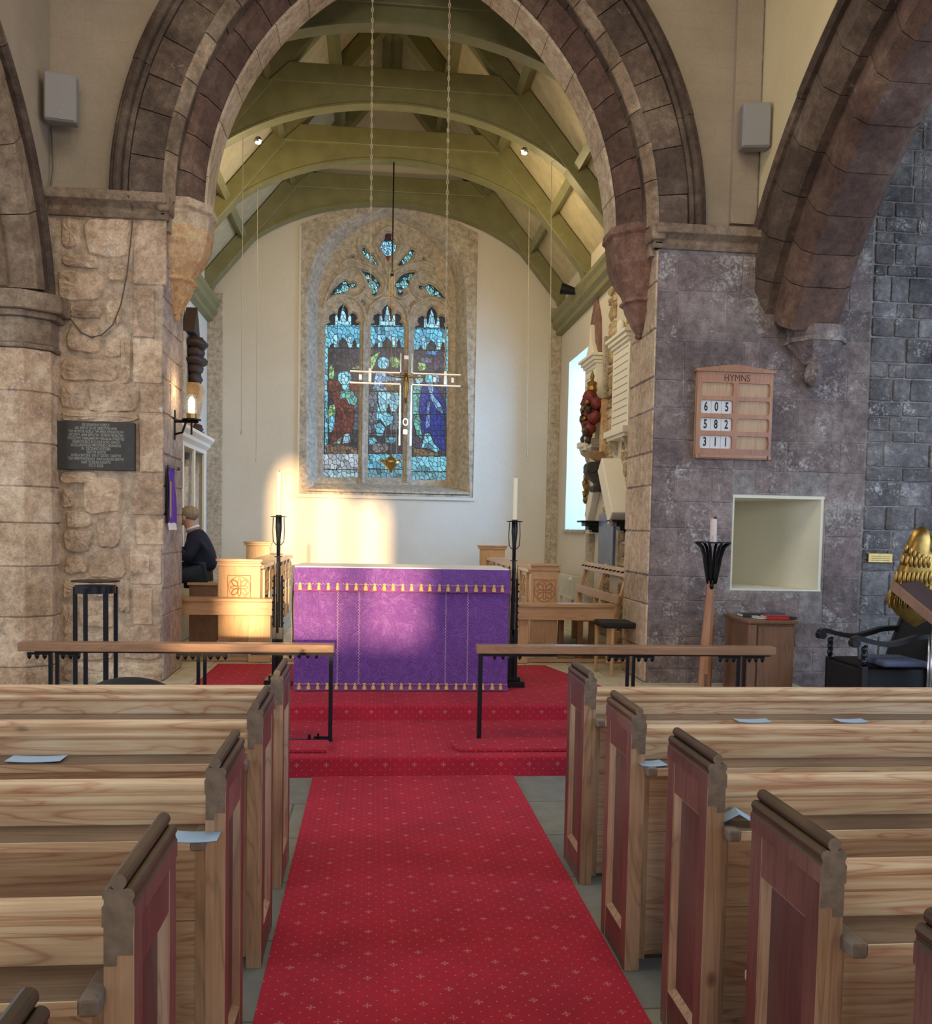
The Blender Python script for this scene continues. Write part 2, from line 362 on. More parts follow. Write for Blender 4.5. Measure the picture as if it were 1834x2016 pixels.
def carpet_mat():
    t = NT('red_carpet', .95); co = t.co((1,1,1)); sx = t.n.new('ShaderNodeSeparateXYZ'); t.l.new(co, sx.inputs[0])
    X = sx.outputs[0]; Yv = t.math('ADD', sx.outputs[1], sx.outputs[2])
    def lattice(P, Q, r, ex=1, ey=1):
        def cell(ox, oy):
            a = t.math('SUBTRACT', t.math('FRACT', t.math('ADD', t.math('DIVIDE', X, P), 40+ox)), .5)
            b = t.math('SUBTRACT', t.math('FRACT', t.math('ADD', t.math('DIVIDE', Yv, Q), 40+oy)), .5)
            a = t.math('MULTIPLY', t.math('ABSOLUTE', a), P*ex); b = t.math('MULTIPLY', t.math('ABSOLUTE', b), Q*ey)
            return a, b
        out = None
        for ox, oy in ((0,0), (.5,.5)):
            a, b = cell(ox, oy); d = t.math('SQRT', t.math('ADD', t.math('MULTIPLY', a, a), t.math('MULTIPLY', b, b)))
            k = t.math('LESS_THAN', d, r)
            out = (k, a, b, d) if out is None else (t.math('MAXIMUM', out[0], k), out[1:], (a, b, d))
        return out
    small = lattice(.064, .064, .0034)[0]
    big = None
    for ox, oy in ((0,0), (.5,.5)):
        P = .192; 
        a = t.math('MULTIPLY', t.math('SUBTRACT', t.math('FRACT', t.math('ADD', t.math('DIVIDE', X, P), 40+ox)), .5), P)
        b = t.math('MULTIPLY', t.math('SUBTRACT', t.math('FRACT', t.math('ADD', t.math('DIVIDE', Yv, P), 40+oy)), .5), P)
        a = t.math('ABSOLUTE', a); b = t.math('ABSOLUTE', b)
        d = t.math('SQRT', t.math('ADD', t.math('MULTIPLY', a, a), t.math('MULTIPLY', b, b)))
        # a little four-petalled sprig: petals on the two axes
        h1 = t.math('MULTIPLY', t.math('LESS_THAN', a, .0022), t.math('LESS_THAN', b, .017))
        h2 = t.math('MULTIPLY', t.math('LESS_THAN', b, .0022), t.math('LESS_THAN', a, .017))
        dd = t.math('ABSOLUTE', t.math('SUBTRACT', d, .0105))
        ring = t.math('MULTIPLY', t.math('LESS_THAN', dd, .0022), t.math('GREATER_THAN', t.math('ABSOLUTE', t.math('SUBTRACT', a, b)), .004))
        k = t.math('MAXIMUM', t.math('MAXIMUM', h1, h2), ring)
        big = k if big is None else t.math('MAXIMUM', big, k)
    n = t.noise(t.co(), 400, 2, .6); n2 = t.noise(t.co(), 2.5, 4, .6)
    col = t.mix(.5, t.ramp(n2, (.3, (.34,.009,.030)), (.7, (.47,.014,.042))), t.ramp(n, (.3,.3), (.7,.7)), 'OVERLAY')
    mk = t.math('MULTIPLY', t.math('MAXIMUM', small, big), t.ramp(t.noise(t.co(), 160, 2, .5), (.35, .18), (.5, .55)))
    t.base(t.mix(mk, col, (.62,.33,.24))); t.bump(n, .5, .003)
    return t.m
MT['carpet'] = carpet_mat()
def flag_mat(name, c1, c2, mort, w, h):
    t = NT(name, .75); b = t.n.new('ShaderNodeTexBrick'); b.inputs['Scale'].default_value = 1; b.inputs['Brick Width'].default_value = w; b.inputs['Row Height'].default_value = h
    b.inputs['Mortar Size'].default_value = .006; t.l.new(t.co(), b.inputs['Vector'])
    for k, c in (('Color1', c1), ('Color2', c2), ('Mortar', mort)): b.inputs[k].default_value = (*c, 1)
    n = t.noise(t.co(), 9, 6, .6); t.base(t.mix(.4, b.outputs['Color'], t.ramp(n, (.3,.35), (.7,.65)), 'OVERLAY')); t.bump(n, .2, .01)
    return t.m
MT['flags'] = flag_mat('stone_flags', (.23,.225,.175), (.17,.185,.18), (.09,.09,.08), .9, .6)
MT['tiles'] = flag_mat('cream_floor_tiles', (.56,.50,.36), (.50,.46,.34), (.28,.24,.17), .45, .45)
def damask():
    t = NT('purple_damask', .6); co = t.co((1, 1, .8))
    n = t.noise(co, 9, 3, .6, 2.2); w = t.math('ABSOLUTE', t.math('SUBTRACT', t.math('FRACT', t.math('MULTIPLY', n, 6)), .5))
    t.base(t.mix(.6, (.145,.042,.27), t.ramp(w, (.05,.30), (.3,.52), (.5,.62)), 'OVERLAY'))
    t.bump(w, .55, .012); t.p.inputs['Sheen Weight'].default_value = .15; t.p.inputs['Sheen Roughness'].default_value = .35
    t.p.inputs['Sheen Tint'].default_value = (1, .55, .85, 1)
    return t.m
MT['damask'] = damask()
MT['orphrey'] = plain('magenta_braid', (.17,.02,.17), .6, 0, .4, 60)
MT['braid'] = plain('pale_zigzag_braid', (.58,.42,.44), .7, 0, .2, 90)
MT['banner'] = plain('violet_banner_cloth', (.13,.035,.42), .6, 0, .3, 40)
def glass_mat(name, attr=True, col=(.8,.9,1)):
    m = D.materials.new(name); m.use_nodes = True; n = m.node_tree.nodes; l = m.node_tree.links
    n.remove(n['Principled BSDF']); out = n['Material Output']
    tr = n.new('ShaderNodeBsdfTransparent'); gl = n.new('ShaderNodeBsdfGlossy'); gl.inputs['Roughness'].default_value = .25
    dif = n.new('ShaderNodeBsdfDiffuse'); mx = n.new('ShaderNodeMixShader'); mx.inputs[0].default_value = .04
    mx2 = n.new('ShaderNodeMixShader'); mx2.inputs[0].default_value = .03
    if attr:
        a = n.new('ShaderNodeAttribute'); a.attribute_name = 'Col'; l.new(a.outputs['Color'], tr.inputs[0]); l.new(a.outputs['Color'], dif.inputs[0])
    else: tr.inputs[0].default_value = (*col, 1); dif.inputs[0].default_value = (*col, 1)
    l.new(tr.outputs[0], mx.inputs[1]); l.new(dif.outputs[0], mx.inputs[2])
    l.new(mx.outputs[0], mx2.inputs[1]); l.new(gl.outputs[0], mx2.inputs[2]); l.new(mx2.outputs[0], out.inputs[0])
    return m
MT['stained'] = glass_mat('stained_glass'); MT['clear'] = glass_mat('pale_leaded_glass', False, (.8,.9,1))
MT['darkrest'] = plain('dark_mahogany', (.045,.017,.013), .75, 0, .4, 9)
MT['reveal'] = stone('cool_lit_reveal_stone', (.27,.215,.20), (.37,.31,.285), (.46,.40,.37), (.68,.66,.63), .60, .5, .5)  # reveal colour lightened to imitate light reaching it from the chancel
MT['lamplit_plaster'] = plaster('lamplit_plaster', (.68,.57,.34), .2, .3)  # yellow lamplight on the right arcade wall is mixed into this plaster
# ================================================================ SETTING
XL, XR, XC = -2.68, 3.04, .18          # chancel side walls, centre line
YA, YB, YE = 8.2, 9.0, 15.1            # chancel arch wall front / back, east wall
ZC = .256                              # raised chancel floor
# ---- floors
m = M().box(-9, 10, -9, 8.2, -.2, 0); struct('floor', m, MT['flags'])
m = M().box(XL-.4, XR+.9, 7.9, YE+.2, .02, ZC-.006); m.box(-3.6, -1.6, 7.09, 7.9, .02, ZC-.006); m.box(2.06, 4.2, 7.3, 8.2, .0, .12)
struct('floor_chancel', m, MT['tiles'])
# low oak kerb across the chancel floor, and the stone plinth of the stalls
m = M().box(XL, XR, 9.42, 9.47, ZC, ZC+.035); struct('trim_kerb', m, MT['oak_x'])
# ---- red carpet: runner, steps, platform
def rounded_slab(m, x0, x1, y0, y1, z0, z1, r=.022):
    prof = [(y0+r*0, z0)]+[(y0+r-r*math.cos(a)*1.0, z1-r+r*math.sin(a)) for a in [PI/2*i/6 for i in range(7)]]+[(y1, z1), (y1, z0)]
    m.prism(prof, 'x', x0, x1)
m = M().box(-.375, .946, -.9, 5.96, .0005, .011)
tag(obj('carpet_runner', m, MT['carpet'], bevel=.003), 'red aisle carpet runner with small pale sprigs between the pews', 'carpet')
m = M(); rounded_slab(m, -1.9, 2.5, 5.965, 7.2, 0, .139)
tag(obj('carpeted_step', m, MT['carpet'], smooth=False), 'lower red carpeted step carrying the altar rails', 'step')
m = M(); rounded_slab(m, -1.52, 2.05, 7.09, 7.4, .1395, .2595); m.prism([(-1.52,7.4),(2.05,7.4),(2.05,7.95),(1.76,9.2),(-1.52,9.2)], 'z', .2, .2595)
tag(obj('carpeted_dais', m, MT['carpet']), 'upper red carpeted dais under the purple altar', 'dais')

# ---- block-work generator: raised blocks with their own tint, on plane fn(u, w, depth)
def block(m, fn, u0, u1, w0, w1, prot, n=4, wob=.0, rag=.0, c=.5, round_=.12, rough=.0):
    cu, cw, hu, hw = (u0+u1)/2, (w0+w1)/2, (u1-u0)/2, (w1-w0)/2
    K = 4*n; out = []; ins = []; e = max(.04, round_)
    ph = rnd.random()*9
    if round_ < .2:
        r_ = min(.014, hu*.2, hw*.2)
        for (sx, sy, a0) in ((1, 1, 0), (-1, 1, 90), (-1, -1, 180), (1, -1, 270)):
            for q in (0, 45, 90):
                t_ = math.radians(a0+q); out.append((cu+sx*(hu-r_)+r_*math.cos(t_)+rnd.uniform(-1, 1)*.0025, cw+sy*(hw-r_)+r_*math.sin(t_)+rnd.uniform(-1, 1)*.0025))
            nx_, ny_ = {(1,1):(0,1),(-1,1):(-1,0),(-1,-1):(0,-1),(1,-1):(1,0)}[(sx,sy)]
            out.append((cu+nx_*hu+rnd.uniform(-1,1)*.003, cw+ny_*hw+rnd.uniform(-1,1)*.003))
        K = len(out)
    else:
      for k in range(K):
        a = 2*PI*(k+.5)/K; ca, sa = math.cos(a), math.sin(a); s = 1/max(abs(ca), abs(sa))
        rr = min(s, (abs(ca)**(2/e)+abs(sa)**(2/e))**(-e/2)); j = 1+rag*(math.sin(3*a+ph)*.5+rnd.uniform(-.5, .5))
        out.append((cu+hu*ca*rr*j, cw+hw*sa*rr*j))
    bv = min(.018 if round_ >= .2 else .007, hu*.2, hw*.2)
    for (x, y) in out:
        dx, dy = cu-x, cw-y; L = math.hypot(dx, dy); ins.append((x+dx/L*bv, y+dy/L*bv))
    v = [fn(x, y, 0) for x, y in out]+[fn(x, y, prot*(1+rnd.uniform(-wob, wob))) for x, y in ins]
    f = [(k, (k+1) % K, K+(k+1) % K, K+k) for k in range(K)]
    if rough:
        mid = [fn(cu+(x-cu)*.55, cw+(y-cw)*.55, prot*(1+rnd.uniform(.0, rough))) for x, y in ins]
        v += mid; f += [(K+k, K+(k+1) % K, 2*K+(k+1) % K, 2*K+k) for k in range(K)]
        v.append(fn(cu, cw, prot*(1+rnd.uniform(0, rough)))); f += [(2*K+k, 2*K+(k+1) % K, 3*K) for k in range(K)]
    else: f.append(tuple(range(K, 2*K)))
    m.add(v, f, c)
def courses(m, fn, u0, u1, w0, w1, hs, wmin, wmax, joint=.012, prot=.012, holes=(), tint=.13, **k):
    w = w0
    while w < w1-.02:
        h = min(rnd.choice(hs)*rnd.uniform(.92, 1.08), w1-w)
        if w1-w-h < .07: h = w1-w
        u = u0+0.0; first = True
        while u < u1-.01:
            L = rnd.uniform(wmin, wmax); L = L*(rnd.uniform(.4, 1) if first else 1); first = False
            if u1-u-L < wmin*.5: L = u1-u
            a, b, c0, d = u, u+L, w, w+h
            for (hu0, hu1, hw0, hw1) in holes:   # clip against holes
                if b > hu0 and a < hu1 and d > hw0+.01 and c0 < hw1-.01:
                    if a < hu0-.05: b = hu0
                    elif b > hu1+.05: a = hu1
                    elif c0 < hw0-.03: d = hw0
                    elif d > hw1+.03: c0 = hw1
                    else: a = b
            if b-a > .03 and d-c0 > .02:
                block(m, fn, a+joint/2, b-joint/2, c0+joint/2, d-joint/2, prot*rnd.uniform(.55, 1.3), c=.5+rnd.uniform(-tint, tint), **k)
            u += L
        w += h
def front(y): return lambda u, w, d: (u, y-d, w)
def faceR(x): return lambda u, w, d: (x-d, u, w)     # wall on the right looking to -x
def faceL(x): return lambda u, w, d: (x+d, u, w)

# ---- pointed arch helpers (plane x-z, or y-z for the arcades)
def parch(xc, half, zs, off, R=None, n=40, a_end=None):
    """points of a pointed arch left springing -> apex -> right springing"""
    R = half+off; pts = []
    az = math.acos(off/R)
    for i in range(n+1):
        a = PI-(PI-(PI-az))*i/n
        pts.append((xc+off+R*math.cos(a), zs+R*math.sin(a)))
    return pts+[(2*xc-p[0], p[1]) for p in pts[-2::-1]]
AXC, AOFF, AZS = .335, .75, 4.40
# ---- nave face of the chancel wall above the capitals: plaster with arch opening
arch_in = parch(AXC, 2.12, AZS, AOFF)
pl = [(-6, 9.4), (-6, AZS), ]+[(arch_in[0][0], AZS-.25)]+arch_in+[(arch_in[-1][0], AZS-.25), (10, AZS-.25), (10, 9.4)]
pl[1] = (-6, AZS-.25)
me = curve_mesh([pl], .32, 0)
m = M().merge(me, fn=lambda p: (p[0], YA+.36+p[2], p[1]))
struct('wall_chancel_arch', m, MT['nave_plaster'])
m = M().box(1.0+2.06, 1.0+2.30, YA-.016, YA+.1, 4.46, 9)    # boxed strip beside the right corner
m.v = [(v[0]+.12, v[1], v[2]) for v in m.v]
struct('trim_pilaster_strip', m, MT['nave_plaster'])

# ---- piers
m = M().box(-2.80, -1.835, YA, YB, 0, AZS-.15); struct('wall_left_pier_core', m, MT['mortar_l'])
m = M()
rect = [(120,157,429,488),(168,258,431,507),(262,328,432,560),(125,196,503,527),(212,252,520,555),(112,205,537,592),(137,203,602,626),(262,305,568,664),(209,240,590,640),
 (133,200,636,695),(206,240,664,705),(238,258,664,754),(262,320,668,754),(119,230,707,750),(119,168,754,806),(172,274,756,812),(276,322,758,812),(120,270,812,829),(274,322,815,930),
 (120,195,928,952),(163,240,938,1012),(262,322,936,1014),(122,145,965,1000),(130,180,1006,1040),(190,240,1018,1078),(268,322,1020,1072),(125,182,1042,1088),(127,172,1096,1130),(177,248,1088,1140),
 (256,296,1090,1130),(122,180,1140,1180),(184,230,1146,1176),(256,318,1074,1150),(235,256,1156,1206),(262,300,1158,1230),(125,150,1190,1250),(156,228,1184,1236),(240,320,1232,1300),(125,230,1244,1300),(122,320,1304,1345)]
for (a, b, c0, d) in rect:
    p = PY(a, d, YA); q = PY(b, c0, YA); quoin = a >= 255
    block(m, front(YA), p[0], q[0], p[2], q[2], .010 if quoin else .020, n=5, wob=.3, rag=.0 if quoin else .10, c=.5+rnd.uniform(-.14, .16), round_=.10 if quoin else .42, rough=0 if quoin else .7)
courses(m, front(YA), -2.78, -1.84, 0, .42, [.2], .2, .5)
struct('wall_left_pier', m, MT['pier_l'], smooth=False)
m = M(); courses(m, faceL(-1.835), YA-.01, YB, ZC, AZS-.2, [.24,.3,.36], .35, .8, tint=.1)
struct('wall_left_pier_reveal', m, MT['reveal'])
# right wall: plain core with niche, ashlar facing
NX0, NX1, NZ0, NZ1 = 3.30, 4.19, 1.12, 2.01
m = M(); m.box(2.52, NX0, YA, YB, 0, 4.3); m.box(NX1, 10, YA, YB, 0, 4.3); m.box(NX0, NX1, YA, YB, 0, NZ0); m.box(NX0, NX1, YA, YB, NZ1, 4.3); m.box(3.4, 10, YA-.0, YB, 4.3, 8)
struct('wall_right_core', m, MT['purple_m'])
m = M(); H = [(NX0-.01, NX1+.01, NZ0-.02, NZ1+.02), (2.1, 2.1, 0, 0)]
courses(m, front(YA), 2.525, 3.50, 0, 4.18, [.24,.30,.36,.42], .28, .62, joint=.007, prot=.006, holes=H, tint=.15)
courses(m, front(YA), 3.50, 4.56, 0, 4.30, [.24,.28,.34,.40], .34, .75, joint=.007, prot=.006, holes=H, tint=.15)
struct('wall_right', m, MT['purple'])
m = M(); courses(m, front(YA), 4.57, 9.5, 0, 8, [.11,.14,.19,.23], .16, .46, joint=.012, prot=.016, tint=.17, wob=.3, rag=.02, rough=.3, round_=.19)
courses(m, front(YA), 3.9, 4.56, 4.30, 8, [.15,.2,.24], .2, .4, joint=.016, prot=.014, tint=.15)
struct('wall_right_aisle', m, MT['rough_m'])
m = M(); courses(m, faceR(2.52), YA-.012, YB, ZC, AZS-.2, [.26,.32,.4], .3, .85, tint=.13, prot=.012); struct('wall_right_pier_reveal', m, MT['jamb'])
m = M(); m.box(2.524, 2.60, YA-.013, YA, 0, .001)
# niche lining: splayed left cheek
m = M()
for P in ([(NX1-.03, YA+.01), (3.98, 8.74), (3.66, 9.44), (3.06, 9.48), (3.06, 9.62), (3.80, 9.62), (NX1+.12, 8.80), (NX1+.12, YA+.01)], [(NX0-.10, YA+.01), (NX0+.02, YA+.01), (NX0+.02, 8.98), (NX0-.10, 8.98)]): m.prism(P, 'z', NZ0-.04, NZ1+.04)
for z0, z1 in ((NZ0-.06, NZ0+.015), (NZ1-.03, NZ1+.06)): m.prism([(NX0, YA+.004), (NX1, YA+.004), (NX1, 9.62), (3.06, 9.62), (3.06, 9.0), (NX0, 9.0)], 'z', z0, z1)
struct('wall_right_squint', m, MT['cream_plaster'])

# ---- moulded orders of the chancel arch: blocks along the arch, each with its own tint
def order(m, path, prof, seglen, tint=.15, mi=0, jit=.004, gap=.004):
    """path: list of (centre-plane points, inward normal) via function of arclength; prof: closed list of (r, depth)"""
    pts = path; L = [0]
    for a, b in zip(pts, pts[1:]): L.append(L[-1]+math.dist(a[0], b[0]))
    tot = L[-1]; n = max(2, int(tot/seglen)); s0 = 0; cuts = [0]
    for i in range(1, n): cuts.append(tot*(i+rnd.uniform(-.18, .18))/n)
    cuts.append(tot)
    def at(s):
        s = min(max(s, 0), tot-1e-6)
        for i in range(len(L)-1):
            if L[i+1] >= s:
                t = (s-L[i])/max(1e-9, L[i+1]-L[i]); a, b = pts[i], pts[i+1]
                return tuple(a[0][k]+(b[0][k]-a[0][k])*t for k in range(2)), tuple(a[1][k]+(b[1][k]-a[1][k])*t for k in range(2))
    for a, b in zip(cuts, cuts[1:]):
        K = max(2, int((b-a)/.09)); dj = rnd.uniform(-jit, jit); rows = []
        for i in range(K+1):
            (p, q) = at(a+gap/2+(b-a-gap)*i/K)
            rows.append([(p[0]+q[0]*(r+dj), p[1]+q[1]*(r+dj), d-dj) for r, d in prof])
        yield rows, .5+rnd.uniform(-tint, tint)
def path_pointed(xc, half, zs, off, n=60):
    P = parch(xc, half, zs, off, n=n); out = []; R = half+off
    for i, p in enumerate(P):
        cx = xc+off if i <= n else xc-off
        if i == n: out.append((p, (0, 1))); continue
        d = (p[0]-cx, p[1]-zs); k = math.hypot(*d); out.append((p, (d[0]/k, d[1]/k)))
    return out
def add_order(m, gen, fn):
    for rows, c in gen:
        rr = [[fn(*q) for q in r] for r in rows]
        m.surf(rr, c=c, closed=True)
        n = len(rr[0]); m.add(rr[0], [tuple(range(n))], c); m.add(rr[-1], [tuple(range(n))[::-1]], c)
toY = lambda a, b, d: (a, d, b)
# hood mould (r measured outward from the path)
P0 = path_pointed(AXC, 2.46, AZS, AOFF)
hood = [(0,YA+.02),(0,YA-.03),(.03,YA-.045),(.05,YA-.03),(.055,YA-.06),(.08,YA-.085),(.105,YA-.075),(.115,YA-.05),(.13,YA-.06),(.15,YA-.035),(.155,YA+.02)]
m = M(); add_order(m, order(m, P0, hood, 1.0, .08), toY); struct('trim_chancel_arch_hood', m, MT['arch'], smooth=False)
P1 = path_pointed(AXC, 2.09, AZS, AOFF)
o1 = [(0,YA+.36),(0,YA+.07),(.07,YA-.002),(.36,YA-.012),(.38,YA+.05),(.38,YA+.36)]
m = M(); add_order(m, order(m, P1, o1, .30, .24, gap=.008), toY); struct('trim_chancel_arch_outer_order', m, MT['arch'])
chf = [(-.005,YA+.09),(-.005,YA+.062),(.060,YA-.010),(.085,YA-.010),(.085,YA+.09)]  # ring over the chamfer, its lighter stone standing in for light on it
m = M(); add_order(m, order(m, P1, chf, .34, .28, gap=.010), toY); struct('trim_chancel_arch_lit_chamfer', m, MT['arch_soffit'])
P2 = path_pointed(AXC-.0, 1.90, AZS+.06, AOFF)
o2 = [(0,YB+.01),(0,YA+.42),(.10,YA+.24),(.20,YA+.19),(.235,YA+.20),(.235,YB+.01)]
m = M(); add_order(m, order(m, P2, o2, .29, .24, gap=.008), toY); struct('trim_chancel_arch_inner_order', m, MT['arch_red'])
P3 = path_pointed(AXC, 1.885, AZS+.06, AOFF)
o3 = [(0,YB+.02),(0,YA+.46),(.016,YA+.43),(.016,YB+.02)]  # thin skin under the inner order, lit edge painted by its pale colour
m = M(); add_order(m, order(m, P3, o3, .36, .1, gap=.006), toY); struct('trim_chancel_arch_lit_soffit', m, MT['jamb'])

# ---- capitals (abaci) and corbels
def abacus(name, x0, x1, zt, mat, ret=0, h=.20):
    prof = [(YA+.02, zt-h), (YA-.03, zt-h), (YA-.05, zt-h*.80), (YA-.05, zt-h*.62), (YA-.09, zt-h*.48), (YA-.12, zt-h*.40), (YA-.12, zt), (YA+.02, zt)]
    m = M().prism(prof, 'x', x0, x1, .5)
    return struct(name, m, mat, bevel=.006)
abacus('trim_capital_left', -2.80, -1.78, 4.42, MT['arch_soffit'])
m = M().box(-1.86, -1.76, YA-.10, YA+.32, 4.28, 4.42); m.box(-1.86, -1.79, YA-.05, YA+.28, 4.22, 4.29); struct('trim_capital_left_return', m, MT['arch_soffit'], bevel=.02)
abacus('trim_capital_right', 2.47, 3.50, 4.40, MT['arch_soffit'])
m = M().box(2.43, 2.56, YA-.10, YA+.32, 4.26, 4.40); m.box(2.46, 2.56, YA-.05, YA+.28, 4.20, 4.27); struct('trim_capital_right_return', m, MT['arch_soffit'], bevel=.02)
def corbel(name, x, sgn, mats):
    """half-octagonal corbel growing out of the jamb at x, projecting towards sgn"""
    yc = 8.66
    def ring(pr, hw, z):
        a = pr*.55
        return [(x-sgn*.03, yc-hw, z), (x+sgn*(pr-a*.8), yc-hw, z), (x+sgn*pr, yc-hw*.45, z), (x+sgn*pr, yc+hw*.45, z), (x+sgn*(pr-a*.8), yc+hw, z), (x-sgn*.03, yc+hw, z)]
    def stack(levels, mat, nm, par):
        m = M(); rows = [ring(*l) for l in levels]; m.surf(rows, closed=True); m.add(rows[0], [tuple(range(6))]); m.add(rows[-1], [tuple(range(6))])
        obj(nm, m, mat, par, bevel=.006)
    root = D.objects.new(name, None); COL.objects.link(root); root.location = (x, yc, 4.0); root['kind'] = 'structure'
    stack([(.36,.36,4.47),(.37,.37,4.40),(.34,.35,4.37),(.33,.34,4.25)], mats[0], 'abacus_block', root)
    stack([(.33,.34,4.25),(.31,.33,4.13),(.30,.32,4.12)], mats[1], 'upper_block', root)
    stack([(.31,.33,4.13),(.30,.30,4.08),(.25,.27,3.98),(.19,.23,3.90),(.165,.20,3.84)], mats[1], 'bell', root)
    stack([(.165,.20,3.85),(.20,.23,3.825),(.20,.23,3.805),(.165,.20,3.79)], mats[1], 'necking_roll', root)
    stack([(.165,.20,3.79),(.15,.18,3.73),(.09,.12,3.60),(.05,.07,3.53)], mats[1], 'tapered_foot', root)
    m = M().ell((x+sgn*.03, yc, 3.515), (.035,.045,.035), 10, 8); obj('pendant', m, mats[1], root, smooth=True)
corbel('trim_corbel_left', -1.84, 1, (MT['jamb'], MT['corbel']))
corbel('trim_corbel_right', 2.52, -1, (MT['corbel_d'], MT['corbel_d']))

# ---- nave arcades (planes x = const), arch circles struck in y-z
def arcade(tag_, xf, sgn, cy, cz, R, rings, wallmat):
    """xf: nave face x, sgn=+1 when the wall thickness goes to +x"""
    a0 = math.asin(max(-1, min(1, (8.0-cy)/R)))
    def P(R_, a): return (cy+R_*math.sin(a), cz+R_*math.cos(a))
    def path(R_, ymax=8.24):
        amax = math.asin(min(1, (ymax-cy)/R_)) if (ymax-cy) < R_ else PI/2
        return [(P(R_, amax*(1-i/50)-(i/50)*.0), (math.sin(amax*(1-i/50)), math.cos(amax*(1-i/50)))) for i in range(51)]
    toX = lambda a, b, d: (d, a, b)
    for nm, r0, prof, seg, mat, ymax in rings:
        m = M(); add_order(m, order(m, path(r0, ymax), [(r, xf+sgn*d) for r, d in prof], seg, .16, gap=.008), toX); struct('trim_arcade_'+tag_+'_'+nm, m, mat)
    # wall above the arch
    r = rings[-1][1]+.02; amax = math.asin(min(1, (8.22-cy)/r)) if 8.22-cy < r else PI/2
    arc = [P(r, amax*(1-i/40)) for i in range(41)]
    mir = [(2*(cy-.9)-p[0], p[1]) for p in arc[::-1]]
    arc = [p for p in arc if p[0] > cy-.9]; mir = [p for p in mir if p[0] < cy-.9]
    pts = [(8.22, 9.4)]+([(8.22, arc[0][1])] if True else [])+arc+mir+[(mir[-1][0], 9.4)]
    m = M().prism(pts, 'x', xf, xf+sgn*.78); struct('wall_arcade_'+tag_, m, wallmat)
arcade('right', 3.44, 1, 4.83, 1.90, 3.5, [
  ('inner_order', 3.50, [(0,.26),(0,.62),(.07,.71),(.32,.71),(.32,.18),(.09,.18)], .34, MT['arch_red'], 7.955),
  ('outer_order', 3.80, [(.0,.10),(.0,.72),(.30,.72),(.30,-.01),(.10,-.01)], .36, MT['arch'], 8.23),
  ('hood', 4.09, [(0,.05),(0,-.05),(.03,-.08),(.07,-.07),(.10,-.04),(.12,-.045),(.13,.05)], 1.2, MT['arch'], 8.23)], MT['lamplit_plaster'])
arcade('left', -2.77, -1, 5.72, 3.10, 1.9, [
  ('inner_order', 2.02, [(0,.26),(0,.62),(.07,.71),(.32,.71),(.32,.18),(.09,.18)], .45, MT['arch_soffit'], 7.70),
  ('outer_order', 2.14, [(.0,.12),(.0,.72),(.30,.72),(.30,-.01),(.08,-.01)], .45, MT['arch_soffit'], 7.82),
  ('hood', 2.40, [(0,.05),(0,-.04),(.03,-.07),(.07,-.07),(.10,-.02),(.10,.05)], 1.2, MT['arch'], 8.085)], MT['nave_plaster'])
# corbel of the right arcade inner order
root = D.objects.new('trim_corbel_arcade', None); COL.objects.link(root); root.location = (3.99, 8.1, 3.4); root['kind'] = 'structure'
def half_oct(m, hw, pr, z0, hw2, pr2, z1, x=3.99, y=8.21):
    def r(h, p, z): return [(x-h, y, z), (x-h, y-p*.55, z), (x-h*.5, y-p, z), (x+h*.5, y-p, z), (x+h, y-p*.55, z), (x+h, y, z)]
    rows = [r(hw, pr, z0), r(hw2, pr2, z1)]; m.surf(rows, closed=True); m.add(rows[0], [tuple(range(6))]); m.add(rows[1], [tuple(range(6))])
m = M(); half_oct(m, .23, .30, 3.42, .24, .32, 3.53); half_oct(m, .26, .335, 3.385, .26, .335, 3.425); obj('capital_block', m, MT['purple'], root, bevel=.006)
m = M(); half_oct(m, .07, .14, 3.22, .24, .315, 3.39); obj('splayed_foot', m, MT['purple'], root, bevel=.005)
m = M(); m.ell((3.99, 8.12, 3.13), (.075,.10,.125), 12, 9, jit=.12); m.ell((3.99, 8.04, 3.13), (.02,.03,.03)); m.ell((3.95, 8.06, 3.16), (.02,.02,.014)); m.ell((4.03, 8.06, 3.16), (.02,.02,.014)); m.box(3.92,4.06,8.08,8.2,3.215,3.25)
obj('carved_head', m, MT['purple'], root, smooth=True)
# left arcade respond: half-octagonal shaft with moulded capital
m = M()
def oct_prof(e): return [(-3.75, 8.3), (-3.75, 7.86-e), (-2.86+e*.2, 7.86-e), (-2.69+e, 8.0-e*.4), (-2.69+e, 8.3)]
z = 0.0
while z < 3.05:
    h = rnd.choice([.30,.36,.42]); h = min(h, 3.05-z); 
    m.prism(oct_prof(rnd.uniform(-.004,.004)), 'z', z+.006, z+h-.004, .5+rnd.uniform(-.1,.12)); m.prism(oct_prof(-.012), 'z', z-.006, z+.008, .35); z += h
struct('trim_respond_left', m, MT['pier_l'], bevel=.01)
m = M()
for e, a, b in [(.02,3.05,3.09),(.0,3.09,3.30),(.05,3.30,3.35),(.10,3.35,3.50)]: m.prism(oct_prof(e), 'z', a, b, .5)
struct('trim_respond_left_capital', m, MT['arch_soffit'], bevel=.014)

# ---- chancel walls
m = M().box(XL-.4, XL, YB, YE+.5, 0, 5.72); struct('wall_left', m, MT['chancel_plaster'])
WY0, WY1, WZ0, WZ1 = 13.02, 14.42, 1.66, 4.30
m = M(); m.box(XR, XR+.7, 9.48, WY0, 0, 5.72); m.box(XR, XR+.7, YB, 9.48, 0, NZ0); m.box(XR, XR+.7, YB, 9.48, NZ1, 5.72); m.box(XR, XR+.7, WY1, YE+.5, 0, 5.72); m.box(XR, XR+.7, WY0, WY1, 0, WZ0); m.box(XR, XR+.7, WY0, WY1, WZ1, 5.72)
struct('wall_chancel_right', m, MT['chancel_plaster'])
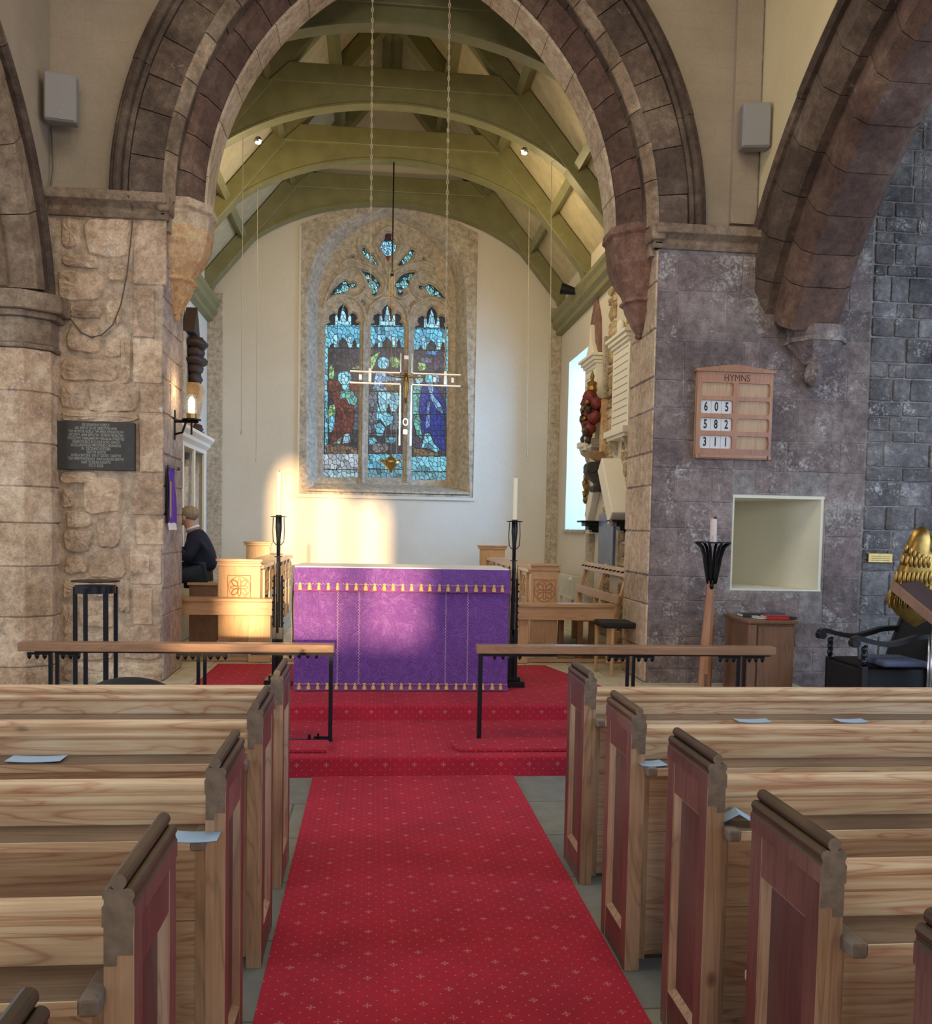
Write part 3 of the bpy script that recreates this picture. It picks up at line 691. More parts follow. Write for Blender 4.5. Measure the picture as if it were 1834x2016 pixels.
# rough yellow stonework bared around the monuments
m = M(); courses(m, faceR(XR), 9.05, 11.9, ZC, 4.80, [.12,.16,.2], .14, .42, joint=.02, prot=.03, tint=.2, wob=.5, rag=.12, rough=.6, round_=.35, holes=[(11.05, 11.55, 1.0, 4.6), (8.9, 9.5, NZ0-.02, NZ1+.02)])
struct('wall_chancel_right_rubble', m, MT['rubble'])
# stone strips in the two far corners
m = M(); courses(m, front(YE-.02), XL+.0, XL+.24, ZC, 5.2, [.3,.4,.5], .24, .24, joint=.006, prot=.006, tint=.06); courses(m, front(YE-.02), XR-.19, XR, ZC, 5.2, [.3,.4,.5], .2, .2, joint=.006, prot=.006, tint=.06)
m.box(XL, XL+.24, YE-.02, YE, 0, 5.3); m.box(XR-.19, XR, YE-.02, YE, 0, 5.3); struct('trim_corner_strips', m, MT['winstone'])
# east wall with pointed window opening
WXL, WXR, WC = -1.22, 1.62, .19
def smooth(pts, k=6):
    out = []
    n = len(pts)
    for i in range(n-1):
        p0, p1, p2, p3 = pts[max(i-1,0)], pts[i], pts[i+1], pts[min(i+2,n-1)]
        for j in range(k):
            t = j/k; out.append(tuple(.5*((2*p1[q])+(-p0[q]+p2[q])*t+(2*p0[q]-5*p1[q]+4*p2[q]-p3[q])*t*t+(-p0[q]+3*p1[q]-3*p2[q]+p3[q])*t**3) for q in (0,1)))
    return out+[pts[-1]]
def resample(P, n):
    L = [0]
    for a, b in zip(P, P[1:]): L.append(L[-1]+math.dist(a, b))
    out = []; j = 0
    for i in range(n):
        s = L[-1]*i/(n-1)
        while j < len(L)-2 and L[j+1] < s: j += 1
        t = (s-L[j])/max(1e-9, L[j+1]-L[j]); out.append(tuple(P[j][k]+(P[j+1][k]-P[j][k])*t for k in (0,1)))
    return out
def arch_px(pts, y):   # outline points of the window read off as directions, at the wall plane y
    return [(lambda p: (p[0], p[2]))(PY(u, v, y)) for u, v in pts]
o_l = [(603,566),(617,513),(642,468),(679,436),(721,417),(763,408)]
o_r = [(763,408),(806,418),(848,440),(884,473),(907,517),(917,566)]
i_l = [(626,575),(634,540),(650,505),(680,470),(715,445),(763,428)]
i_r = [(763,428),(808,447),(845,474),(874,508),(890,543),(897,580)]
Oc = resample([arch_px([(603,968)],YE)[0]]+smooth(arch_px(o_l,YE)), 30)+resample(smooth(arch_px(o_r,YE))+[arch_px([(924,976)],YE)[0]], 30)[1:]
YG = 15.46
Ic = resample([arch_px([(624,952)],YG)[0]]+smooth(arch_px(i_l,YG)), 30)+resample(smooth(arch_px(i_r,YG))+[arch_px([(893,956)],YG)[0]], 30)[1:]
outer = [(XL-.4, 0), (XR+.7, 0), (XR+.7, 5.4), (XC, 9.3), (XL-.4, 5.4)]
me = curve_mesh([outer, Oc], .22, 0)
m = M().merge(me, fn=lambda p: (p[0], YE+.22+p[2], p[1])); struct('wall_east', m, MT['chancel_plaster'])
m = M(); m.surf([[(a[0], YE, a[1]) for a in Oc], [(a[0]*.55+b[0]*.45, YE+.10, a[1]*.55+b[1]*.45) for a, b in zip(Oc, Ic)], [(b[0], YG, b[1]) for b in Ic]], closed=True)
struct('trim_window_splay', m, MT['winstone'], smooth=True)
# dressed stone surround flush with plaster
sq = [(WXL, 2.14), (WXR, 2.14), (WXR, 6.45), (XC, 7.1), (WXL, 6.45)]
me = curve_mesh([sq, Oc], .006, 0); m = M().merge(me, fn=lambda p: (p[0], YE-.004+p[2], p[1])); struct('trim_window_surround', m, MT['winstone'])
m = M().prism([(WXL-.03, 2.10), (WXR+.03, 2.10), (WXR+.03, 2.15), (WXL-.03, 2.15)], 'y', YE-.035, YE+.02); m.box(WXL-.03, WXL, YE-.02, YE, 2.1, 6.4); m.box(WXR, WXR+.02, YE-.02, YE, 2.1, 6.4); struct('trim_window_frame_bead', m, MT['chancel_plaster'])
m = M().prism([(YE-.03, 2.20), (YE-.03, 2.235), (YG+.02, 2.36), (YG+.02, 2.20)], 'x', -1.12, 1.55); struct('trim_window_sill', m, MT['winstone'], bevel=.005)

# ---- tracery, glass. outlines in a pane frame: s() maps the drawing frame to the window plane
def s7(p): q = PY(620+p[0]*.18855, 580+p[1]*.18855, YG); return (q[0], q[2])
def st(p): q = PY(600+p[0]*.17994, 400+p[1]*.17994, YG); return (q[0], q[2])
def lan(dx, dy, sl):   # lancet light outline (sl: slant of the foot)
    head = [(100,322),(112,285),(150,270),(132,238),(145,195),(188,172),(228,190),(232,140),(255,105),(288,78),(322,105),(345,140),(350,190),(388,172),(430,192),(446,235),(425,268),(460,285),(470,325)]
    return [(x+dx, y+dy) for x, y in head]+[(x+dx+sl, y+dy) for x, y in [(465, 1905), (90, 1905)]]
LAN = [lan(0, 8, -12), lan(464, 10, -12), lan(930, 36, -20)]
def sm(P, k=3):
    Q = smooth(P+[P[0]], k); return Q[:-1]
TRA = [
 [(870,330),(905,312),(955,325),(950,380),(985,415),(1010,460),(1000,500),(975,545),(940,570),(910,640),(880,580),(840,520),(815,460),(830,430),(865,385)],
 [(620,480),(650,468),(690,520),(735,555),(770,610),(805,680),(750,655),(700,620),(655,580),(625,525)],
 [(1205,505),(1200,540),(1170,590),(1120,645),(1060,675),(1015,680),(1040,630),(1080,575),(1120,540),(1150,500),(1180,495)],
 [(595,720),(660,735),(730,760),(790,820),(830,880),(825,910),(800,930),(800,980),(770,1010),(735,1000),(735,950),(695,920),(690,870),(650,800)],
 [(1215,740),(1190,790),(1150,830),(1150,880),(1120,920),(1075,935),(1075,990),(1040,1012),(1010,990),(1008,940),(980,900),(990,865),(1030,800),(1090,760),(1150,745)],
 [(270,1015),(300,945),(350,890),(410,840),(450,835),(480,870),(520,855),(558,870),(560,905),(530,925),(490,920),(460,970),(390,990),(320,1000)],
 [(1240,900),(1265,885),(1310,900),(1350,870),(1400,890),(1450,930),(1500,980),(1535,1040),(1470,1025),(1400,1010),(1350,985),(1320,930),(1280,945),(1245,930)],
 [(485,605),(505,575),(535,570),(535,600)], [(1285,600),(1305,595),(1330,635),(1300,635)],
 [(612,1062),(632,1055),(662,1100),(645,1118)], [(1145,1130),(1185,1080),(1195,1085),(1160,1132)]]
def grow(P, k):
    cx = sum(p[0] for p in P)/len(P); cy = sum(p[1] for p in P)/len(P); out = []
    n = len(P); A = sum(P[i][0]*P[(i+1)%n][1]-P[(i+1)%n][0]*P[i][1] for i in range(n)); sg = 1 if A > 0 else -1
    for i in range(n):
        a, b = P[i-1], P[(i+1) % n]; d = (b[0]-a[0], b[1]-a[1]); L = math.hypot(*d) or 1
        out.append((P[i][0]+sg*d[1]/L*k, P[i][1]-sg*d[0]/L*k))
    return out
lanW = [[s7(p) for p in L] for L in LAN]; traW = [[st(p) for p in sm(T)] for T in TRA]
win = D.objects.new('window_1', None); COL.objects.link(win); win.location = (WC, YG, 2.3); win['kind'] = 'structure'; win['label'] = 'three light traceried east window with stained glass'
edge = [(p[0], p[1]) for p in Ic]
big = [(p[0]+(p[0]-WC)*.04, p[1]+.03) for p in Ic[:1]]; edge2 = grow(edge, .03)
me = curve_mesh([edge2]+lanW+traW, .035, .010, 2); m = M().merge(me, fn=lambda p: (p[0], YG+.075+p[2], p[1])); obj('tracery_plate', m, MT['winstone'], win, fix=False)
me = curve_mesh([edge2]+[grow(L, .022) for L in lanW]+[grow(T, .020) for T in traW], .022, .010, 2); m = M().merge(me, fn=lambda p: (p[0], YG+.02+p[2], p[1])); obj('tracery_moulding', m, MT['winstone'], win, fix=False)
# raised ribs of the tracery
m = M()
def rib(P, r=.026, dy=-.018):
    Q = smooth([st(p) for p in P], 5); m.tube([(q[0], YG+dy, q[1]) for q in Q], r, 8)
for P in [[(200,1140),(260,960),(340,830),(450,740),(560,720),(640,800),(670,900),(640,980),(590,1010),(510,1040)],[(1600,1160),(1540,990),(1470,860),(1360,770),(1270,750),(1190,810),(1160,910),(1200,1000),(1290,1050)],
          [(380,690),(470,620),(600,640),(760,700),(860,800),(890,880),(850,980),(760,1040),(680,1010),(640,940)],[(1440,710),(1330,650),(1200,660),(1040,720),(950,820),(920,900),(960,990),(1050,1040),(1130,1000)],
          [(910,790),(850,640),(770,480),(770,380),(910,270),(1030,370),(1050,470),(970,640),(910,790)],[(590,400),(590,520),(640,620),(740,690),(850,760)],[(1240,420),(1230,540),(1180,640),(1080,700),(970,760)],
          [(200,1140),(240,1080),(320,1030),(410,1010),(520,1030),(600,1100),(650,1180),(680,1340)],[(680,1340),(700,1190),(760,1090),(900,1030),(1030,1080),(1110,1180),(1140,1340)],[(1140,1340),(1160,1190),(1240,1090),(1380,1040),(1500,1080),(1580,1170),(1620,1340)]]: rib(P)
for x, x2 in ((514, 498), (984, 966)):
    a = s7((x, 420)); b = s7((x2, 1900)); m.prism([(a[0]-.045, YG+.01), (a[0]-.012, YG-.055), (a[0]+.012, YG-.055), (a[0]+.045, YG+.01)], 'z', b[1]-.10, a[1]+.22)
obj('tracery_ribs_and_mullions', m, MT['winstone'], win, bevel=.0)
# stained glass: mosaic of coloured pieces with lead lines
T1, T2, T3 = (.36,.92,1.0), (.24,.74,.86), (.55,.98,1.0)
DK, NV, RB, GR, YG_, BR, PU, CLR, GYS = (.01,.01,.02), (.03,.06,.36), (.26,.055,.04), (.25,.62,.48), (.50,.75,.28), (.33,.18,.09), (.07,.055,.09), (.65,.88,.9), (.055,.06,.075)
def inpoly(X, Y_, P):
    r = np.zeros(X.shape, bool); n = len(P)
    for i in range(n):
        x0, y0 = P[i]; x1, y1 = P[i-1]
        if y0 == y1: continue
        r ^= ((y0 > Y_) != (y1 > Y_)) & (X < (x1-x0)*(Y_-y0)/(y1-y0)+x0)
    return r
def circ(x, y, rx, ry=None): return [(x+rx*math.cos(a*PI/8), y+(ry or rx)*math.sin(a*PI/8)) for a in range(16)]
def canopy(dx, dy):   # the pale architectural canopy over each figure
    o = lambda P: [(x+dx, y+dy) for x, y in P]
    return [(o([(95,300),(470,300),(470,560),(95,560)]), T2, 55), (o([(262,190),(288,85),(315,190),(330,300),(245,300)]), T3, 40), (o([(205,300),(205,215),(222,180),(235,215),(240,260),(335,260),(345,200),(360,190),(372,215),(372,300)]), T3, 40),
      (o([(150,560),(150,520),(170,490),(195,520),(195,560)]), DK, 60), (o([(235,560),(240,480),(285,430),(330,480),(335,560)]), GYS, 60), (o([(385,560),(390,480),(405,450),(425,480),(430,560)]), DK, 60),
      (o([(185,400),(230,400),(230,560),(212,640),(190,560)]), T3, 50), (o([(335,420),(380,420),(380,560),(360,590),(340,560)]), T3, 50)]
BASE = lambda dx, dy, c1, c2: [([(70+dx,1650+dy),(500+dx,1650+dy),(500+dx,1990+dy),(70+dx,1990+dy)], c1, 70), ([(70+dx,1820+dy),(500+dx,1820+dy),(500+dx,1990+dy),(70+dx,1990+dy)], c2, 60)]
PIC = [
 canopy(0, 0)+[([(95,540),(470,540),(470,1660),(95,1660)], GYS, 75), ([(95,300),(128,300),(128,1640),(95,1640)], T1, 60), ([(350,560),(470,540),(470,760),(330,760)], PU, 80), ([(140,760),(165,710),(195,760),(190,870),(140,860)], YG_, 60),
   ([(380,750),(470,720),(470,765),(380,765)], YG_, 60), ([(120,880),(470,880),(470,1000),(120,1000)], RB, 90), ([(150,1140),(210,1130),(210,1240),(130,1290),(130,1200)], YG_, 60), ([(130,1270),(200,1240),(195,1420),(140,1430)], T1, 60), ([(380,1000),(470,1000),(470,1400),(380,1400)], (.16,.15,.17), 55),
   ([(215,950),(260,935),(340,960),(390,1100),(410,1220),(380,1400),(390,1440),(240,1530),(150,1540),(170,1440),(210,1300),(215,1180),(165,1050),(185,990)], RB, 75), (circ(305,855,74), T1, 70), (circ(305,870,38,55), T3, 60), ([(270,920),(350,920),(350,980),(290,1000)], T1, 50),
   ([(250,1000),(330,970),(400,1000),(440,1070),(420,1140),(350,1130),(310,1060),(260,1080)], GR, 55), ([(150,1560),(280,1470),(250,1570),(180,1580)], (.45,.52,.35), 60), ([(300,1450),(350,1430),(370,1530),(280,1550)], CLR, 55), ([(110,1550),(230,1550),(440,1590),(440,1650),(100,1650)], BR, 60)]+BASE(0, 0, (.80,.82,.78), (.62,.80,.80)),
 canopy(464, 2)+[([(560,545),(935,545),(935,1660),(560,1660)], PU, 75), ([(580,640),(680,570),(650,640),(600,760),(580,760)], YG_, 70), ([(760,640),(850,630),(910,700),(860,750),(800,740)], YG_, 70), (circ(712,700,66), T1, 70), (circ(722,715,34,46), T3, 60),
   ([(640,790),(760,780),(830,830),(900,860),(880,940),(780,900),(760,990),(650,1000),(600,980),(620,850)], (.40,.62,.78), 60), ([(560,1000),(640,960),(650,1060),(580,1070)], GR, 55), ([(700,900),(900,880),(900,1000),(760,990)], BR, 80), ([(560,1000),(650,1000),(650,1460),(560,1460)], (.22,.22,.24), 55), ([(780,1000),(910,1000),(910,1400),(780,1400)], (.20,.24,.24), 60),
   ([(650,1000),(760,1000),(870,1010),(890,1100),(840,1210),(790,1210),(770,1120),(740,1210),(690,1240),(660,1120)], T3, 60), ([(640,1100),(690,1230),(740,1210),(820,1260),(800,1330),(740,1370),(680,1290),(640,1300)], T1, 60), ([(610,1350),(680,1320),(730,1380),(700,1470),(640,1460)], T1, 55), ([(560,1480),(620,1480),(650,1520),(600,1560),(560,1560)], T1, 60), ([(720,1480),(850,1480),(850,1510),(800,1550),(740,1530)], T2, 60), (circ(650,1590,60,50), (.40,.33,.30), 45), (circ(720,1590,42,50), (.30,.24,.22), 45)]+BASE(464, 0, T2, (.25,.55,.58)),
 canopy(930, 30)+[([(1020,565),(1400,565),(1400,1690),(1020,1690)], (.10,.08,.12), 75), ([(1370,340),(1400,340),(1400,1660),(1370,1660)], T1, 60), ([(1080,690),(1150,700),(1165,760),(1100,790),(1070,760)], YG_, 60), ([(1160,570),(1270,570),(1270,610),(1160,610)], (.15,.35,.70), 60), ([(1100,640),(1230,640),(1220,700),(1110,690)], (.30,.25,.38), 60), ([(1250,800),(1360,780),(1360,950),(1280,950)], (.30,.12,.14), 60),
   (circ(1200,862,56,60), T1, 60), (circ(1085,870,42,50), (.50,.80,.80), 55), (circ(1262,862,36,60), (.5,.82,.86), 55), ([(1020,950),(1110,920),(1130,1000),(1080,1200),(1100,1300),(1120,1500),(1060,1460),(1020,1300)], GR, 60), ([(1110,960),(1160,920),(1240,920),(1300,1000),(1360,1120),(1350,1280),(1360,1640),(1260,1560),(1200,1430),(1110,1440),(1090,1200),(1090,1080)], NV, 75),
   ([(1170,900),(1230,900),(1240,1040),(1290,1100),(1330,1160),(1340,1230),(1280,1200),(1220,1100),(1190,1020)], (.35,.62,.85), 50), ([(1170,1100),(1200,1100),(1200,1360),(1150,1400)], (.25,.40,.80), 55), ([(1150,1430),(1200,1440),(1240,1540),(1300,1600),(1280,1650),(1200,1600),(1110,1590)], T1, 60), ([(1020,1580),(1300,1650),(1300,1700),(1020,1690)], BR, 60)]+BASE(930, 26, T1, (.30,.60,.62))]
def mosaic(name, outline_raw, pic, to, step, base_col, lab, bars=(), cell=54, seed=1, lead=.010):
    r = np.random.RandomState(seed); P = np.array(outline_raw); x0, y0 = P.min(0)-4; x1, y1 = P.max(0)+4
    nx, ny = int((x1-x0)/step), int((y1-y0)/step); X, Yg = np.meshgrid(x0+(np.arange(nx)+.5)*step, y0+(np.arange(ny)+.5)*step)
    reg = np.zeros(X.shape, int); cols = [base_col]
    for k, (poly, c, _) in enumerate(pic): reg[inpoly(X, Yg, poly)] = k+1; cols.append(c)
    S = []
    cs = cell
    for gy in np.arange(y0, y1+cs, cs*.9):
        for gx in np.arange(x0, x1+cs, cs*.8): S.append((gx+r.uniform(-.4,.4)*cs, gy+r.uniform(-.42,.42)*cs))
    S = np.array(S); d = (X[..., None]-S[:, 0])**2+((Yg[..., None]-S[:, 1])*.8)**2; near = d.argmin(2)
    key = near+reg*10000; lead_ = np.zeros(X.shape, bool)
    lead_[:, 1:] |= key[:, 1:] != key[:, :-1]; lead_[1:, :] |= key[1:, :] != key[:-1, :]
    for b in bars: lead_ |= np.abs(Yg-b) < step*.9
    inside = inpoly(X, Yg, grow(list(map(tuple, outline_raw)), step*.3)); jit = (r.uniform(.62, 1.25, len(S)+1)*np.where(r.uniform(0, 1, len(S)+1) < .12, .45, 1))[near]
    hue = r.uniform(-.08, .08, (len(S)+1, 3))[near]
    ripple = .5+.5*np.sin(X*.16+np.sin(Yg*.11+near)*2.2)*np.sin(Yg*.13+near*1.7)
    C_ = np.array(cols)[reg]*(jit[..., None])*(.72+.42*ripple[..., None])*(1+hue); C_[lead_] = lead
    m = M(); W_ = np.empty((ny+1, nx+1), object)
    # plane mapping is close to affine over one light: map the corners of the grid exactly
    c00, c10, c01, c11 = [np.array(to(p)) for p in ((x0, y0), (x0+nx*step, y0), (x0, y0+ny*step), (x0+nx*step, y0+ny*step))]
    def W(i, j):
        a, b = i/nx, j/ny; return c00*(1-a)*(1-b)+c10*a*(1-b)+c01*(1-a)*b+c11*a*b
    idx = {}
    J, I = np.nonzero(inside)
    for j, i in zip(J, I):
        q = []
        for (ii, jj) in ((i, j), (i+1, j), (i+1, j+1), (i, j+1)):
            if (ii, jj) not in idx:
                w = W(ii, jj); idx[(ii, jj)] = len(m.v); m.v.append((w[0], YG+.085, w[1]))
            q.append(idx[(ii, jj)])
        m.f.append(tuple(q)); m.mi.append(0); m.c.append(np.clip(C_[j, i], 0, 1))
    return obj(name, m, MT['stained'], win, fix=False, label=lab)
labs = ['stained glass light with kneeling red robed haloed figure', 'stained glass light with seated pale haloed figure', 'stained glass light with standing blue robed haloed figures']
for k in range(3):
    dy = [0, 0, 26][k]
    mosaic('stained_glass_light', LAN[k], PIC[k], s7, 5.0, DK, labs[k], [v+dy for v in (320, 540, 765, 995, 1215, 1440, 1655, 1820)], seed=k+3)
for k, T in enumerate(TRA):
    P = np.array(T); pic = []
    if k == 0: pic = [([(840,400),(990,400),(1000,500),(940,560),(880,560),(820,480)], T3, 30), ([(880,560),(945,560),(910,640)], (.5,.06,.05), 30), ([(870,320),(955,320),(955,385),(870,385)], (.10,.02,.03), 30)]
    else:
        rr = random.Random(k); c = P.mean(0); s_ = (P.max(0)-P.min(0))
        if min(s_) > 60:
            for q in range(9):
                i = (q*len(T))//9; p = P[i]*.62+c*.38+np.array([rr.uniform(-14,14), rr.uniform(-14,14)]); pic.append((circ(p[0], p[1], 25), [(.45,.85,.68), (.50,.88,.72), (.45,.82,.9)][q % 3], 30))
            pic.append((circ(c[0], c[1], 46), (.45,.84,.68), 30))
        else: pic = [(T, (.55,.70,.70), 30)]
    mosaic('tracery_glass', sm(T), pic, st, 5.0, (.03,.09,.08), 'small tracery pane of blue green glass', cell=30, seed=40+k, lead=.02)
# sanded light behind is the sky itself. window in the right wall: leaded pale glass set back in the splay
w2 = D.objects.new('window_2', None); COL.objects.link(w2); w2.location = (XR+.62, 13.7, 3.0); w2['kind'] = 'structure'
m = M().box(XR+.60, XR+.615, WY0, WY1, WZ0, WZ1); obj('glass_pane', m, MT['clear'], w2)
m = M()
for y in (WY0+.02, (WY0+WY1)/2, WY1-.02): m.box(XR+.58, XR+.64, y-.03, y+.03, WZ0, WZ1)
for z in (WZ0+.02, 2.5, 3.4, WZ1-.02): m.box(XR+.59, XR+.63, WY0, WY1, z-.015, z+.015)
obj('window_bars', m, MT['winstone'], w2)
m = M().box(XR-.05, XR+.6, WY0-.03, WY1+.03, WZ0-.05, WZ0); obj('window_sill', m, MT['winstone'], w2, bevel=.006)

# ---- roof of the chancel
RS = 1.2; ZR = 6.88+.42
def roofz(dx): return ZR+RS*(1.44-abs(dx))
m = M()
for s_ in (-1, 1):
    m.hexa([(XC, YB-.3, roofz(0)), (XC+s_*3.3, YB-.3, roofz(3.3)), (XC+s_*3.3, YE+.3, roofz(3.3)), (XC, YE+.3, roofz(0))], [(XC, YB-.3, roofz(0)+.1), (XC+s_*3.3, YB-.3, roofz(3.3)+.1), (XC+s_*3.3, YE+.3, roofz(3.3)+.1), (XC, YE+.3, roofz(0)+.1)])
struct('ceiling_chancel', m, MT['roof_board'])
root = D.objects.new('trim_purlins', None); COL.objects.link(root); root.location = (XC, 12, 7); root['kind'] = 'structure'
for s_ in (-1, 1):
    for dx in (.12, .85, 1.62, 2.35):
        z = roofz(dx); c = XC+s_*dx; t = (s_*.64, -.77); nn = (s_*-.77, -.64)
        def q(a, b): return (c+t[0]*a+nn[0]*b*1, z+t[1]*a+nn[1]*b)
        P = [q(-.05, -.0), q(.05, -.0), q(.05, .15), q(-.05, .15)]
        obj('purlin', M().prism(P, 'y', YB-.1, YE), MT['roof_green'], root)
def truss(y, lab):
    r = thing('roof_truss', lab, 'roof truss', (XC, y, 6.5), 'arched roof trusses of the chancel')
    w = .11
    for s_ in (-1, 1):
        P = [(XC+s_*0, ZR-.36+RS*1.44), (XC+s_*3.05, ZR-.36+RS*(1.44-3.05)), (XC+s_*3.05, ZR-.02+RS*(1.44-3.05)), (XC, ZR-.02+RS*1.44)]
        obj('rafter', M().prism(P, 'y', y-w, y+w), MT['roof_green'], r, bevel=.008)
    m = M().prism([(XC-1.5, 6.93), (XC+1.5, 6.93), (XC+1.26, 7.16), (XC-1.26, 7.16)], 'y', y-w-.02, y+w+.02); obj('collar_beam', m, MT['roof_green'], r, bevel=.008)
    for s_ in (-1, 1):
        inn = []; N = 22
        for i in range(N+1):
            a = PI/2*i/N; inn.append((XC+s_*2.84*math.sin(a), 4.86+1.90*math.cos(a)))
        out = [(XC+s_*3.05, 4.86), (XC+s_*3.05, roofz(3.05)-.08), (XC+s_*1.60, roofz(1.6)-.08), (XC+s_*1.44, 6.97), (XC, 6.97)]
        rr = []
        for i, p in enumerate(inn):
            dx_ = abs(p[0]-XC); do = dx_; zo_ = min(roofz(do)-.03, 6.97); rr.append([(p[0], y-w*.7, p[1]), (p[0], y+w*.7, p[1]), (XC+s_*do, y+w*.7, zo_), (XC+s_*do, y-w*.7, zo_)])
        m = M().surf(rr, closed=True); m.add(rr[0], [(0,1,2,3)]); m.add(rr[-1], [(0,1,2,3)]); obj('arched_brace', m, MT['roof_green'], r)
        ou2 = [(XC+s_*2.862*math.sin(PI/2*i/N), 4.86+1.922*math.cos(PI/2*i/N)) for i in range(N+1)]
        w2_ = w*.7+.014; rows = [[(p[0], y-w2_, p[1]-.004), (p[0], y+w2_, p[1]-.004), (q[0], y+w2_, q[1]), (q[0], y-w2_, q[1])] for p, q in zip(inn, ou2)]
        m = M().surf(rows, closed=True); m.add(rows[0], [(0,1,2,3)]); m.add(rows[-1], [(0,1,2,3)]); obj('curved_soffit_rib', m, MT['roof_green'], r)
    return r
for y, lab in ((9.72, 'olive green arched roof truss nearest the chancel arch'), (11.5, 'second olive arched roof truss from the chancel arch, with two lamps'), (13.2, 'third olive arched roof truss, carrying the hanging lamp chain'), (14.93, 'farthest dark olive roof truss against the east wall')): truss(y, lab)
for s_, x in ((-1, XL), (1, XR)):
    P = [(x, 4.84), (x-s_*.10, 4.86), (x-s_*.10, 4.93), (x-s_*.16, 4.97), (x-s_*.16, 5.06), (x-s_*.20, 5.10), (x-s_*.20, 5.16), (x, 5.16)]
    struct('trim_wall_plate_'+('left' if s_ < 0 else 'right'), M().prism(P, 'y', YB, YE), MT['roof_green'])
# ---- the rest of the nave the light meets: roof, west wall with its window openings
m = M().prism([(4.22, 6.7), (10, 6.2), (10, 6.3), (4.22, 6.8)], 'y', -9, 8.2); m.prism([(-3.56, 5.6), (-9, 4.6), (-9, 4.7), (-3.56, 5.7)], 'y', -9, 8.2); struct('ceiling_aisles', m, MT['roof_board'])
m = M().box(-9, 10, -9, 8.3, 9.3, 9.5); struct('ceiling_nave', m, MT['nave_plaster'])
m = M(); WW = [(-.90, -.45), (-.33, .28), (.40, .93)]
def at_w(z): return z
zb, zt = 2.43, 4.0
m.box(-9, WW[0][0], -9.3, -9, 0, 9.4); m.box(WW[2][1], 10, -9.3, -9, 0, 9.4); m.box(WW[0][0], WW[2][1], -9.3, -9, 0, zb)
for (a, b), (c0, d) in zip(WW, WW[1:]): m.box(b, c0, -9.3, -9, zb, 5.4)
for k, (a, b) in enumerate(WW):
    zt_ = [5.22, 4.86, 4.62][k]; mid = (a+b)/2
    P = [(a, 9.4), (a, zt_-.25-.3*(k==0)), (a+.06, zt_-.07-.2*(k==0)), (mid, zt_), (b-.06, zt_-.07), (b, zt_-.25), (b, 9.4)]; m.prism(P, 'y', -9.3, -9)
m.box(WW[0][0]-.02, WW[2][1]+.02, -9.3, -9, 5.4, 9.4)
struct('wall_west', m, MT['nave_plaster'])
